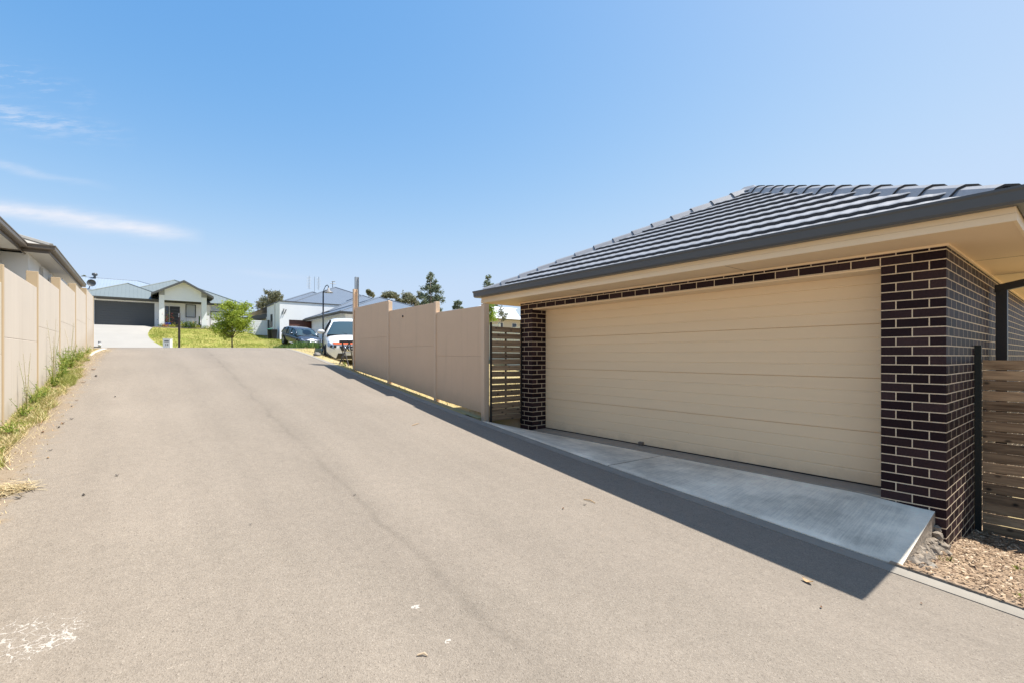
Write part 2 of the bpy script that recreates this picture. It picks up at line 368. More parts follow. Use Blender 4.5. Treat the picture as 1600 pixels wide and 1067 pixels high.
ROUGHC = mat('rough concrete', (.27, .22, .165), .95, noise_amt=.45, nscale=14., bump=1., bscale=30., detail=8.)
KERB = mat('kerb concrete', (.27, .24, .195), .9, noise_amt=.3, nscale=5., bump=.3, bscale=90., detail=8.)
SOIL = mat('dry soil and grass', (.36, .265, .15), .95, col2=(.26, .22, .08), nscale=1.3, bump=.6, bscale=25., detail=8.)
FASC = mat('cream paint', (.85, .65, .42), .5, noise_amt=.05, nscale=3.)
SOFF = mat('cream soffit', (.80, .60, .385), .7, noise_amt=.05, nscale=2.)
GUTT = mat('charcoal gutter', (.075, .078, .080), .4)
DOORC = mat('cream door steel', (.85, .645, .41), .5, noise_amt=.06, nscale=2., bump=.12, bscale=70., stretch=(1, .25, 3))
BLACK = mat('black steel', (.012, .012, .013), .4)
BLACKG = mat('weathered black steel', (.010, .014, .011), .6)
PANEL = mat('taupe fence panel', (.66, .47, .31), .8, noise_amt=.07, nscale=1.4, bump=.12, bscale=50.)
PANELP = mat('taupe fence post', (.66, .48, .325), .7, noise_amt=.06, nscale=2.)
PANELL = mat('cream fence panel', (.53, .46, .375), .85, noise_amt=.10, nscale=1.6, stretch=(1.2, 1.2, .3), bump=.1, bscale=40., detail=7.)
POSTL = mat('tan fence post', (.46, .345, .21), .75, noise_amt=.06, nscale=3.)
GALV = mat('galvanised steel', (.42, .44, .45), .4, metal=.6, noise_amt=.15, nscale=9.)
WHITE = mat('white render', (.78, .78, .765), .85, noise_amt=.05, nscale=1.2)
WHITE2 = mat('off white cladding', (.66, .65, .62), .8, noise_amt=.05, nscale=1.5)
GLASS = mat('dark window glass', (.03, .038, .045), .08, spec=.8)
BLIND = mat('pale blind', (.42, .45, .47), .35, noise_amt=.1, nscale=2., stretch=(1, 1, 14))
DOORG = mat('dark grey door', (.075, .078, .080), .5)
DOORB = mat('brown timber door', (.115, .042, .030), .5, noise_amt=.2, nscale=4., stretch=(.5, 1, 6))
ROOFG = ribbed('grey green metal roof', (.17, .195, .19), 'X', .30, .03, .45)
ROOFB = ribbed('blue grey metal roof', (.135, .16, .195), 'X', .30, .03, .42)
ROOFT = mat('pale roof tile', (.36, .33, .28), .7, noise_amt=.15, nscale=4.)
GUTB = mat('bronze gutter', (.13, .105, .080), .42)
def timber(name, c1, c2, ax='Y'):
    st = {'Y': (14, .9, 14), 'X': (.9, 14, 14)}[ax]
    m = bpy.data.materials.new(name); m.use_nodes = True; t = m.node_tree; b = t.nodes['Principled BSDF']
    tc = N(t, 'ShaderNodeTexCoord'); P = tc.outputs['Object']
    mp = N(t, 'ShaderNodeMapping'); mp.inputs['Scale'].default_value = st; t.links.new(P, mp.inputs[0])
    n = N(t, 'ShaderNodeTexNoise', i_Scale=2.2, i_Detail=7., i_Roughness=.65, i_Distortion=.6); t.links.new(mp.outputs[0], n.inputs['Vector'])
    cr = N(t, 'ShaderNodeValToRGB'); t.links.new(n.outputs['Fac'], cr.inputs[0]); cr.color_ramp.elements[0].position = .3; cr.color_ramp.elements[1].position = .72
    cr.color_ramp.elements[0].color = (*c1, 1); cr.color_ramp.elements[1].color = (*c2, 1)
    gi = N(t, 'ShaderNodeNewGeometry'); hs = N(t, 'ShaderNodeHueSaturation'); t.links.new(cr.outputs[0], hs.inputs['Color'])
    kn = N(t, 'ShaderNodeTexVoronoi', i_Scale=5.0, voronoi_dimensions='2D'); sk = N(t, 'ShaderNodeSeparateXYZ'); t.links.new(P, sk.inputs[0]); ck = N(t, 'ShaderNodeCombineXYZ'); t.links.new(M(t, 'MULTIPLY', sk.outputs[ax], .62), ck.inputs[0]); t.links.new(sk.outputs['Z'], ck.inputs[1]); t.links.new(ck.outputs[0], kn.inputs['Vector'])
    kf = M(t, 'MULTIPLY', M(t, 'SUBTRACT', .11, kn.outputs['Distance']), 14., clamp=True)
    t.links.new(M(t, 'SUBTRACT', M(t, 'ADD', M(t, 'MULTIPLY', gi.outputs['Random Per Island'], .8), .6), M(t, 'MULTIPLY', kf, .6)), hs.inputs['Value'])
    t.links.new(hs.outputs[0], b.inputs['Base Color']); b.inputs['Roughness'].default_value = .8
    bp = N(t, 'ShaderNodeBump', i_Strength=.3, i_Distance=.004); t.links.new(n.outputs['Fac'], bp.inputs['Height']); t.links.new(bp.outputs[0], b.inputs['Normal'])
    return m
TIMR = timber('weathered brown slats', (.15, .085, .042), (.52, .35, .20), 'Y')
TIMG = timber('grey brown slats', (.13, .088, .052), (.38, .265, .16), 'X')

def door_dust():
    t = DOORC.node_tree; b = t.nodes['Principled BSDF']; src = b.inputs['Base Color'].links[0].from_socket
    tc = N(t, 'ShaderNodeTexCoord'); sx = N(t, 'ShaderNodeSeparateXYZ'); t.links.new(tc.outputs['Object'], sx.inputs[0])
    n = N(t, 'ShaderNodeTexNoise', i_Scale=3.5, i_Detail=8., i_Roughness=.7); t.links.new(tc.outputs['Object'], n.inputs['Vector'])
    lowm = M(t, 'SUBTRACT', M(t, 'MULTIPLY', n.outputs['Fac'], .50), M(t, 'ADD', sx.outputs['Z'], .12)); f = M(t, 'MULTIPLY', lowm, 5., clamp=True)
    mk = N(t, 'ShaderNodeTexVoronoi', i_Scale=2.3); t.links.new(tc.outputs['Object'], mk.inputs['Vector']); spot = M(t, 'LESS_THAN', mk.outputs['Distance'], .022)
    mx = N(t, 'ShaderNodeMix', data_type='RGBA'); t.links.new(M(t, 'ADD', M(t, 'MULTIPLY', f, .35), M(t, 'MULTIPLY', spot, .4), clamp=True), mx.inputs['Factor'])
    t.links.new(src, mx.inputs['A']); mx.inputs['B'].default_value = (.34, .25, .16, 1); t.links.new(mx.outputs['Result'], b.inputs['Base Color'])
door_dust()
def structure(mb, name, m, smooth=False, kind='structure', **k):
    o = mb.build(name, m, smooth=smooth, **k); o['kind'] = kind
    return o

# ================================================================== GROUND
def axis(lo, hi, fine0, fine1, d, grow=1.25):
    a = [fine0 + i * d for i in range(int(round((fine1 - fine0) / d)) + 1)]
    s = d; x = fine0
    while x > lo: s *= grow; x -= s; a.insert(0, x)
    s = d; x = fine1
    while x < hi: s *= grow; x += s; a.append(x)
    return a
LANE_L, LANE_R, KW = -1.12, 4.31, .15
# flaring kerb of the lane mouth, from photo points
RK = [(LANE_R + .15, y) for y in (-14, -6, 0, 2, 4, 6, 8, 10, 11.5)]
for px, py in ((531, 574), (511, 567), (497, 560.5), (485, 555.6), (473, 550.5), (462.5, 547.3), (452, 545.4)):
    q = ground_at(px, py)
    if q: RK.append((max(q[0], LANE_R + .15), q[1]))
RK.append((RK[-1][0] + 1.6, RK[-1][1] + 1.6)); RK.append((RK[-1][0] + 4, RK[-1][1] + 1.6)); RK.append((60, RK[-1][1] + 3))
def kerbx(y):
    return lerpt([(b, a) for a, b in sorted(RK, key=lambda q: q[1])], y)
RKOK = True
YS = 28.5                     # cross street begins hereabouts
def in_road(x, y, mrg=0):
    if y < 24: return LANE_L - .1 + mrg < x < kerbx(y) - .05 - mrg
    return False
def Gz(x, y):
    z = H(x, y)
    if in_road(x, y, .0): z -= .07
    elif y >= 24 and y < 34.5 and x < 60: z -= .07 if x < kerbx(y) else .0
    if 4.3 < x < 12 and .95 < y < 6.9: z = min(z, E - 1.50) - .05
    if -5.2 < x < 1.6 and 41 < y < 57: z -= .05
    if 10.3 < x < 17 and 38 < y < 50: z -= .03
    return z
xs = axis(-500, 500, -6, 18, .2); ys = axis(-300, 700, -6, 60, .2)
def grid(xs, ys, fz, skip=None):
    mb = MB(); nx = len(xs)
    mb.v = [(x, y, fz(x, y)) for y in ys for x in xs]
    for j in range(len(ys) - 1):
        for i in range(nx - 1):
            if skip and skip((xs[i] + xs[i+1]) / 2, (ys[j] + ys[j+1]) / 2): continue
            mb.f.append((j*nx+i, j*nx+i+1, (j+1)*nx+i+1, (j+1)*nx+i)); mb.mi.append(0)
    return mb
structure(grid(xs, ys, Gz), 'ground', SOIL, smooth=True)
# lane asphalt: rows across, from the left edge to the kerb
mb = MB(); rows = []
yy = [-14 + .5 * i for i in range(28)] + [i * .25 for i in range(0, 116)]
NXR = 24
for y in yy:
    x0 = LANE_L if y < 24.5 else LANE_L - (y - 24.5) ** 2 * 1.2; x1 = kerbx(y) - KW + .012
    rows.append([(x0 + (x1 - x0) * i / NXR, y) for i in range(NXR + 1)])
mb.v = [(x, y, H(x, y)) for r in rows for x, y in r]
for j in range(len(rows) - 1):
    for i in range(NXR): mb.f.append((j*(NXR+1)+i, j*(NXR+1)+i+1, (j+1)*(NXR+1)+i+1, (j+1)*(NXR+1)+i)); mb.mi.append(0)
structure(mb, 'road', ASPH, smooth=True)
mb = grid([-60 + 2 * i for i in range(71)], [28.75 + .5 * i for i in range(13)], lambda x, y: H(x, y) + .004)
structure(mb, 'street', ASPH, smooth=True)
# kerbs as extruded strips
def strip(path, w, zt, zb, name, m):
    mb = MB(); n = len(path); L = []; Rr = []
    for k in range(n):
        a = Vector(path[max(k-1, 0)]); b = Vector(path[min(k+1, n-1)]); d = (b - a).normalized(); nn = Vector((-d.y, d.x)); p = Vector(path[k])
        q = p + nn * w; L.append((p.x, p.y)); Rr.append((q.x, q.y))
    for k in range(n - 1):
        c = [L[k], L[k+1], Rr[k+1], Rr[k]]
        mb.hexa([(x, y, H(x, y) + zb) for x, y in c][::-1], [(x, y, H(x, y) + zt) for x, y in c][::-1])
    return structure(mb, name, m)
def dens(path, d=.35):
    out = []
    for a, b in zip(path, path[1:]):
        k = max(1, int(math.hypot(b[0]-a[0], b[1]-a[1]) / d))
        out += [(a[0] + (b[0]-a[0]) * i / k, a[1] + (b[1]-a[1]) * i / k) for i in range(k)]
    return out + [path[-1]]
rk = [p for p in RK if p[0] < 16]
strip(dens(rk), KW, .006, -.15, 'kerb', KERB)
strip(dens([(LANE_L, y) for y in (17.2, 20, 22, 24.4)] + [(-1.5, 25.4), (-2.4, 26.2), (-5, 27), (-12, 27.3)]), .14, .02, -.15, 'kerb', mat('bright kerb', (.58, .53, .45), .9, noise_amt=.2, nscale=6.))
# dry grass verge beside the flaring kerb, laid over the soil
VERGE = mat('dry verge', (.44, .33, .17), .95, col2=(.33, .28, .10), nscale=1.1, bump=.7, bscale=22., detail=9.)
mb = MB(); vr = []
for j in range(97):
    y = 7.0 + .25*j; x0 = kerbx(y) - .015
    vr.append([(x0 + (19 - x0) * (i/48) ** 1.4, y, 0) for i in range(49)])
for a, b in zip(vr, vr[1:]):
    for i in range(48):
        mb.face([(x, y, H(x, y) + (.012 if k_ else -.0)) for (x, y, _), k_ in ((a[i], i), (a[i+1], 1), (b[i+1], 1), (b[i], i))])
structure(mb, 'verge', VERGE, smooth=True, fixn=True)

# ---- garage apron: twisted concrete slab between kerb and garage floor
FZ = E - 1.355
mb = MB(); ax = [LANE_R + .160, 4.9, 5.3, 5.614]; ay = [.93 + (6.30 - .93) * i / 40 for i in range(41)]
def apz(x, y):
    f = (x - ax[0]) / (ax[-1] - ax[0]); zk = H(ax[0], y) + .012
    zg = FZ - .012 - .035 * sst(1.6, .9, y)
    return zk + (zg - zk) * f
def slab(y0, y1, name, first):
    mb = MB(); n = 24; aa = [y0 + (y1-y0)*i/n for i in range(n+1)]
    top = [[(x, y, apz(x, y)) for x in ax] for y in aa]
    for j in range(n):
        for i in range(3): mb.face([top[j][i], top[j][i+1], top[j+1][i+1], top[j+1][i]])
    mb.m = 1
    for j in (0, n):
        for i in range(3):
            a, b = top[j][i], top[j][i+1]; q = [a, b, (b[0], b[1], b[2]-.30), (a[0], a[1], a[2]-.30)]
            mb.face(q if j else q[::-1])
    mb.m = 0
    for i in (0, 3):
        for j in range(n):
            a, b = top[j][i], top[j+1][i]; q = [a, b, (b[0], b[1], b[2]-.30), (a[0], a[1], a[2]-.30)]
            mb.face(q if i == 0 else q[::-1])
    return structure(mb, name, [APRON, ROUGHC], fixn=True)
slab(.93, 3.744, 'driveway', 1); slab(3.758, 6.45, 'driveway', 0)
# border trowel margin of the apron (a smoother band round the broomed field)
# mulch bed sheet
MULB = mat('mulch soil', (.17, .115, .07), .95, col2=(.40, .29, .19), nscale=16., bump=1., bscale=45., detail=9.)
def mz(x, y): return H(x, y) + .02 + .022 * noise.noise(Vector((x*2.2, y*2.2, 3)))
mb = grid([4.452, 4.453] + [4.48 + .1*i for i in range(31)], [-7 + .1*i for i in range(81)], lambda x, y: mz(x, y) - (.15 if x < 4.4525 else 0))
structure(mb, 'mulch_bed', MULB, smooth=True)
chips = MB()
for i in range(21000):
    x = random.uniform(4.46, 7.3); y = random.uniform(-2.9, .93)
    if x > 5.6 and y > .85: continue
    z = mz(x, y) + random.uniform(.0, .02)
    if x < 4.56 and random.random() < .5: continue
    l = random.uniform(.006, .024) * (1.6 if random.random() < .06 else 1); w = random.uniform(.003, .009); a = random.uniform(0, pi); tl = random.uniform(-.35, .35)
    d = Vector((cos(a)*cos(tl), sin(a)*cos(tl), sin(tl))) * l; n = Vector((-sin(a), cos(a), random.uniform(-.5, .5))) * w; p = Vector((x, y, z + abs(d.z)))
    chips.face([p-d-n, p+d-n*.6, p+d+n*.7, p-d+n]) 
structure(chips, 'bark_chips', leafmat('bark chip', (.14, .08, .045), (.43, .30, .18), (.66, .52, .36), .8, .0), kind='stuff')

# crumbled concrete that spilled under the raised end of the apron
sp_ = MB(); rr_ = random.Random(12)
for k in range(70):
    x = rr_.uniform(4.58, 5.62); y = .93 - abs(rr_.gauss(0, .045)) ; zt_ = apz(min(x, 5.62), .93) - .10; zb_ = mz(x, y); f = max(0, 1 - (.93 - y) / .12)
    z = zb_ + (zt_ - zb_) * f * rr_.random(); s_ = rr_.uniform(.02, .055)
    bm_ = bmesh.new(); bmesh.ops.create_icosphere(bm_, subdivisions=1, radius=s_)
    vs = [Vector((x, y, z)) + v_.co * rr_.uniform(.7, 1.3) for v_ in bm_.verts]
    sp_.add(vs, [tuple(v_.index for v_ in f_.verts) for f_ in bm_.faces]); bm_.free()
tagp(sp_.build('concrete_spill', ROUGHC, origin=(5.1, .9, mz(5.1, .9))), 'crumbled rough concrete spilled along the raised end of the apron', 'rubble')
# ================================================================== GARAGE
gar = thing('garage', (5.62, .856, FZ), 'dark brick double garage with cream roller door under a grey tiled hip roof', 'garage')
GX, GY0, GY1, GXB = 5.62, .856, 6.846, 12.65
TOPB = E + 1.03; BOT = FZ - .75
mb = MB()
LB = E + .862                 # underside of lintel courses
mb.box(GX, GX + .345, GY0, GY0 + .47, BOT, TOPB)             # right pier
mb.box(GX, GX + .345, GY1 - .345, GY1, BOT + .35, TOPB)      # left pier
mb.box(GX, GX + .11, GY0 + .47, GY1 - .345, LB, TOPB)        # courses over the door
mb.box(GX + .345, GXB, GY0, GY0 + .11, BOT, TOPB)            # side wall
mb.box(GX + .345, GXB, GY1 - .11, GY1, BOT, TOPB)
mb.box(GXB, GXB + .11, GY0, GY1, BOT, TOPB)
mb.build('wall', BRICK, gar)
mb = MB().box(GX + .012, GX + .34, GY0 + .47, GY1 - .345, LB - .018, LB - .001)
mb.build('lintel', FASC, gar)
MB().box(GX + .112, GX + .33, GY0 + .472, GY1 - .347, LB, TOPB).build('header_panel', SOFF, gar)
# floor slab lip in front of the door
MB().box(GX + .003, GX + 1.2, GY0 + .472, GY1 - .347, FZ - .4, FZ).build('floor_slab', mat('slab concrete', (.36, .30, .23), .85, noise_amt=.25, nscale=6., bump=.3, bscale=60.), gar)
# door: four sections, each with shallow pressed grooves
door = None
DX = GX + .335; y0, y1 = GY0 + .40, GY1 - .30; z0, z1 = FZ + .004, LB + .03
mb = MB(); sh = (z1 - z0) / 4
for k in range(4):
    za, zb = z0 + k*sh + .0015, z0 + (k+1)*sh - .0015
    prof = [(DX + .012, za), (DX, za + .003)]
    for gq in range(1, 4):
        zc = za + (zb - za) * gq / 4
        prof += [(DX, zc - .010), (DX + .0042, zc - .003), (DX + .0042, zc + .003), (DX, zc + .010)]
    prof += [(DX, zb - .003), (DX + .012, zb)]
    for (xa, a), (xb, b) in zip(prof, prof[1:]): mb.face([(xa, y0, a), (xb, y0, b), (xb, y1, b), (xa, y1, a)])
mb.face([(DX+.0125, y0, z0), (DX+.0125, y0, z1), (DX+.0125, y1, z1), (DX+.0125, y1, z0)])
door = mb.build('garage_door', DOORC, gar)
MB().box(DX - .004, DX + .02, y0 + .02, y1 - .02, z0 - .002, z0 + .012).build('rubber_seal', BLACK, door)
MB().box(DX - .05, DX - .001, 4.30, 4.37, FZ + .001, FZ + .055).build('handle', mat('dull lock', (.12, .10, .08), .5), door, bevel=.004)
# soffit, fascia, gutter
EX0, EX1, EY0, EY1 = 5.047, 13.3, .384, 7.33
SZ = E + 1.0
mb = MB(); mb.box(EX0 + .02, EX1 - .02, EY0 + .02, EY1 - .02, SZ, SZ + .012)
mb.build('soffit', SOFF, gar)
mb = MB()
for a, b in ((GX - .02, GX - .001),):
    mb.box(a, b, GY0 - .02, GY1 + .02, SZ - .022, SZ - .001)
mb.box(GX - .0, GXB, GY0 - .02, GY0 - .001, SZ - .022, SZ - .001)
mb.build('soffit_trim', FASC, gar)
JM = mat('soffit joint', (.33, .25, .17), .8)
for y in (2.6, 5.0): MB().box(EX0 + .03, GX - .03, y - .004, y + .004, SZ - .002, SZ - .0004).build('soffit_joint', JM, gar)
for x in (6.9, 8.3): MB().box(x - .004, x + .004, EY0 + .03, GY0 - .03, SZ - .002, SZ - .0004).build('soffit_joint', JM, gar)
def ring(mb, x0, x1, y0, y1, t, za, zb):
    mb.box(x0, x0+t, y0, y1, za, zb); mb.box(x1-t, x1, y0, y1, za, zb); mb.box(x0+t, x1-t, y0, y0+t, za, zb); mb.box(x0+t, x1-t, y1-t, y1, za, zb)
mb = MB(); ring(mb, EX0, EX1, EY0, EY1, .02, SZ - .004, SZ + .052); ring(mb, EX0 + .004, EX1 - .004, EY0 + .004, EY1 - .004, .016, SZ + .054, SZ + .15)
fas = mb.build('fascia', FASC, gar)
GO = .118
mb = MB(); gx0, gx1, gy0, gy1 = EX0 - GO, EX1 + GO, EY0 - GO, EY1 + GO
def gut(mb, x0, x1, y0, y1, wdt, za, zb):
    # profile: (outward offset, z) sweep round rectangle, closed
    prof = [(0, za), (wdt*.72, za), (wdt*.86, za + .02), (wdt*.90, zb - .035), (wdt, zb - .018), (wdt, zb), (wdt - .012, zb), (wdt - .014, zb - .02), (wdt*.86 - .008, zb - .04), (wdt*.7, za + .012), (.004, za + .012), (.004, zb - .01), (0, zb - .01)]
    loops = []
    for (ox, oz) in prof: loops.append([(x0-ox, y0-ox, oz), (x1+ox, y0-ox, oz), (x1+ox, y1+ox, oz), (x0-ox, y1+ox, oz)])
    for a, b in zip(loops, loops[1:]):
        for k in range(4): mb.face([a[k], a[(k+1) % 4], b[(k+1) % 4], b[k]])
gut(mb, EX0 - .002, EX1 + .002, EY0 - .002, EY1 + .002, GO, E + 1.10, E + 1.222)
mb.build('gutter', GUTT, gar)
# roof tiles
def tiles_mat():
    m = bpy.data.materials.new('grey roof tile'); m.use_nodes = True; t = m.node_tree; b = t.nodes['Principled BSDF']
    tc = N(t, 'ShaderNodeTexCoord'); P = tc.outputs['Object']
    n = N(t, 'ShaderNodeTexNoise', i_Scale=3., i_Detail=6.); t.links.new(P, n.inputs['Vector'])
    n2 = N(t, 'ShaderNodeTexNoise', i_Scale=60., i_Detail=4.); t.links.new(P, n2.inputs['Vector'])
    hs = N(t, 'ShaderNodeHueSaturation'); hs.inputs['Color'].default_value = (.25, .25, .255, 1)
    t.links.new(M(t, 'ADD', M(t, 'ADD', M(t, 'MULTIPLY', n.outputs['Fac'], .4), M(t, 'MULTIPLY', n2.outputs['Fac'], .5)), .55), hs.inputs['Value'])
    t.links.new(hs.outputs[0], b.inputs['Base Color']); b.inputs['Roughness'].default_value = .5; b.inputs['Specular IOR Level'].default_value = .6
    bp = N(t, 'ShaderNodeBump', i_Strength=.25, i_Distance=.003); t.links.new(n2.outputs['Fac'], bp.inputs['Height']); t.links.new(bp.outputs[0], b.inputs['Normal'])
    return m
TILE = tiles_mat()
TILEB = mat('tile edge mortar', (.050, .046, .044), .85, noise_amt=.3, nscale=20.)
rx0, rx1, ry0, ry1 = EX0 - .05, EX1 + .05, EY0 - .05, EY1 + .05
RS = .500; HW = (ry1 - ry0) / 2; RZ = E + 1.165; NC = 12
def roof_tiles():
    mb = MB(); cw = HW / NC
    Lx, Ly = rx1 - rx0, ry1 - ry0
    for side in range(4):
        L = Ly if side in (0, 2) else Lx
        def pos(u, w, dz):
            z = RZ + w * RS + dz
            if side == 0: return (rx0 + w, ry1 - u, z)
            if side == 1: return (rx0 + u, ry0 + w, z)
            if side == 2: return (rx1 - w, ry0 + u, z)
            return (rx1 - u, ry1 - w, z)
        du = .0375 if side in (0, 1) else .15
        for c in range(NC):
            w0 = c * cw; w1 = min(w0 + cw + .02, HW); nu = int(L / du)
            us = [i * du for i in range(nu + 1)] + [L]
            sh = .16 * (c % 2)
            def wave(u, w):
                ph = (u + sh) / .155; a = .5 - .5 * cos(2*pi*ph)
                return .0055 * a ** 1.0 + .0025 * noise.noise(Vector((int((u + sh*2) / .31) * 3.7, c * 1.3, side)))
            prev = None
            for u in us:
                col = []
                for w, dz, d2 in ((w0, .004, 1), (w0, .046, 1), (w0 + .012, .052, 1), (w1, .010, 1)):
                    uu = min(max(u, w), L - w)
                    col.append((pos(uu, w, dz + (wave(uu, w) if dz > .005 else -.01)), uu))
                if prev and (col[-1][1] - prev[-1][1] > 1e-6 or col[0][1] - prev[0][1] > 1e-6):
                    for k in range(3):
                        a, b, c_, d = prev[k][0], col[k][0], col[k+1][0], prev[k+1][0]
                        mb.m = 1 if k == 0 else 0
                        mb.face([b, a, d, c_])
                prev = col
    mb.m = 1
    ap = (rx0 + HW, ry0 + HW, RZ + HW * RS - .012); ap2 = (rx1 - HW, ry0 + HW, RZ + HW * RS - .012); cs = [(rx0, ry0), (rx1, ry0), (rx1, ry1), (rx0, ry1)]
    for k in range(4):
        a, b = cs[k], cs[(k+1) % 4]; mb.face([(a[0], a[1], RZ - .012), (b[0], b[1], RZ - .012)] + [[ap2, ap], [ap2], [ap, ap2], [ap]][k])
    return mb
roof = roof_tiles().build('roof', [TILE, TILEB], gar, smooth=False)
def cap_tiles(a, b, ln=.36, n=None):
    a = Vector(a); b = Vector(b); d = (b - a); L = d.length; d.normalize(); side = d.cross(Vector((0, 0, 1))).normalized(); up = side.cross(d).normalized()
    mb = MB(); n = n or int(L / ln)
    for k in range(n):
        p0 = a + d * (L * k / n - .02); p1 = a + d * (L * (k + 1) / n + .015)
        def sec(p, lift, sc):
            pr = [(-.15, -.060), (-.095, .018), (-.045, .042), (.045, .042), (.095, .018), (.15, -.060)]
            o = [p + side * (x * sc) + up * (y * sc + lift) for x, y in pr]
            i = [p + side * (x * sc * .86) + up * (y * sc - .018 + lift) for x, y in pr[::-1]]
            return o + i
        s0 = sec(p0, .030, 1.05); s1 = sec(p1, .010, .96); m = len(s0); i0 = len(mb.v)
        mb.add(s0 + s1, [(j, (j+1) % m, (j+1) % m + m, j + m) for j in range(m)])
        mb.m = 1
        for j in range(5): mb.face([s0[j], s0[11-j], s0[10-j], s0[j+1]])
        mb.m = 0
        # mortar bed
        mb.m = 1
        q0 = [p0 + side*x + up*y for x, y in ((-.12, -.09), (-.11, .0), (.11, .0), (.12, -.09))]; q1 = [q + d * (L / n) for q in q0]
        mb.add(q0 + q1, [(0,1,5,4), (1,2,6,5), (2,3,7,6)]); mb.m = 0
    return mb
AP = (rx0 + HW, ry0 + HW, RZ + HW * RS + .030)
for cx, cy in ((rx0, ry0), (rx0, ry1), (rx1, ry0), (rx1, ry1)):
    dx_ = .12 if cx == rx0 else -.12; dy_ = .12 if cy == ry0 else -.12
    cap_tiles((cx + dx_*.9, cy + dy_*.9, RZ + .052), AP if cx == rx0 else (rx1 - HW, AP[1], AP[2])).build('ridge_capping', [TILE, TILEB], roof, fixn=False)
cap_tiles((rx1 - HW, AP[1], AP[2]), AP).build('ridge_capping', [TILE, TILEB], roof)
mb = MB(); mb.hexa([(AP[0]-.22, AP[1]-.2, AP[2]-.06), (AP[0]+.2, AP[1]-.2, AP[2]-.06), (AP[0]+.2, AP[1]+.2, AP[2]-.06), (AP[0]-.22, AP[1]+.2, AP[2]-.06)],
        [(AP[0]-.10, AP[1]-.07, AP[2]+.045), (AP[0]+.10, AP[1]-.07, AP[2]+.045), (AP[0]+.1, AP[1]+.10, AP[2]+.055), (AP[0]-.1, AP[1]+.10, AP[2]+.055)])
mb.build('apex_cap', [TILE], roof, bevel=.012)

# ---- pergola beside the garage
px_, py_ = 8.28, GY0 - .10
per = thing('pergola', (px_, py_, H(px_, py_)), 'black steel pergola post and sloping beam against the brick side wall', 'pergola')
MB().box(px_ - .05, px_ + .05, py_ - .05, py_ + .05, H(px_, py_) - .2, E + .80).build('post', BLACK, per, bevel=.004)
mb = MB(); bz = E + .775
mb.hexa([(px_-.04, py_-2.9, bz+.62), (px_+.04, py_-2.9, bz+.62), (px_+.04, py_+.06, bz), (px_-.04, py_+.06, bz)], [(px_-.04, py_-2.9, bz+.71), (px_+.04, py_-2.9, bz+.71), (px_+.04, py_+.06, bz+.09), (px_-.04, py_+.06, bz+.09)])
mb.build('beam', BLACK, per, bevel=.004)
MB().box(px_-.04, px_+.04, py_-2.9, py_-2.82, H(px_, py_-2.9)-.2, bz + .62).build('post', BLACK, per, bevel=.004)
MB().box(px_+.051, px_+.056, py_-.03, py_+.02, H(px_, py_), E + .76).build('edge_strip', GALV, per)

# ---- slatted timber fence to the right of the garage
FX = 7.13
tf = thing('timber_fence', (FX, .78, H(FX, .78)), 'weathered brown horizontal slat fence on black posts right of the brick corner', 'fence')
mb = MB(); k = 0; zt = E - .045
while zt > H(FX, 0) - .05:
    w = .100 + random.uniform(-.003, .002)
    y = .795
    while y > -4.6:
        l = 2.7; dz = random.uniform(-.004, .004); dz2 = dz + random.uniform(-.005, .005)
        ya = max(y - l, -4.6)
        mb.hexa([(FX, ya, zt-w+dz2), (FX+.02, ya, zt-w+dz2), (FX+.02, y, zt-w+dz), (FX, y, zt-w+dz)], [(FX, ya, zt+dz2), (FX+.02, ya, zt+dz2), (FX+.02, y, zt+dz), (FX, y, zt+dz)])
        y -= l + .004
    zt -= .110
mb.build('slats', TIMR, tf)
MB().box(FX - .045, FX - .002, .80, .852, H(FX, .78) - .15, E + .115).build('post', BLACKG, tf, bevel=.003)
for y in (-.95, -2.7, -4.4):
    MB().box(FX + .022, FX + .066, y - .022, y + .022, H(FX, y) - .15, E - .06).build('post', BLACK, tf)
# neighbouring garage farther down the lane; only its eave shadow reaches the picture
# ---- narrow slat gate left of the garage
ga = thing('slat_gate', (4.87, 6.88, H(4.87, 6.88)), 'narrow grey brown slatted gate between the taupe fence and the brick pier', 'gate')
mb = MB(); zt = E + .515; zb_ = H(5.2, 6.88) + .0; i = 0
while zt > zb_ + .0:
    w = .094 + random.uniform(-.003, .003); t1, t2 = random.uniform(-.006, .006), random.uniform(-.006, .006)
    if i == 0: t1 = .012
    mb.hexa([(4.915, 6.79, zt-w+t1), (5.585, 6.79, zt-w+t2), (5.585, 6.81, zt-w+t2), (4.915, 6.81, zt-w+t1)], [(4.915, 6.79, zt+t1), (5.585, 6.79, zt+t2), (5.585, 6.81, zt+t2), (4.915, 6.81, zt+t1)])
    zt -= .111 if i not in (1, 7) else .128
    i += 1
mb.build('slats', TIMG, ga)
for a, b, tp in ((4.885, 4.913, .60), (5.587, 5.612, .60)):
    MB().box(a, b, 6.785, 6.82, zb_ - .1, E + tp).build('post', BLACK, ga)
MB().box(5.24, 5.265, 6.812, 6.84, zb_, E + .50).build('rail', BLACK, ga)

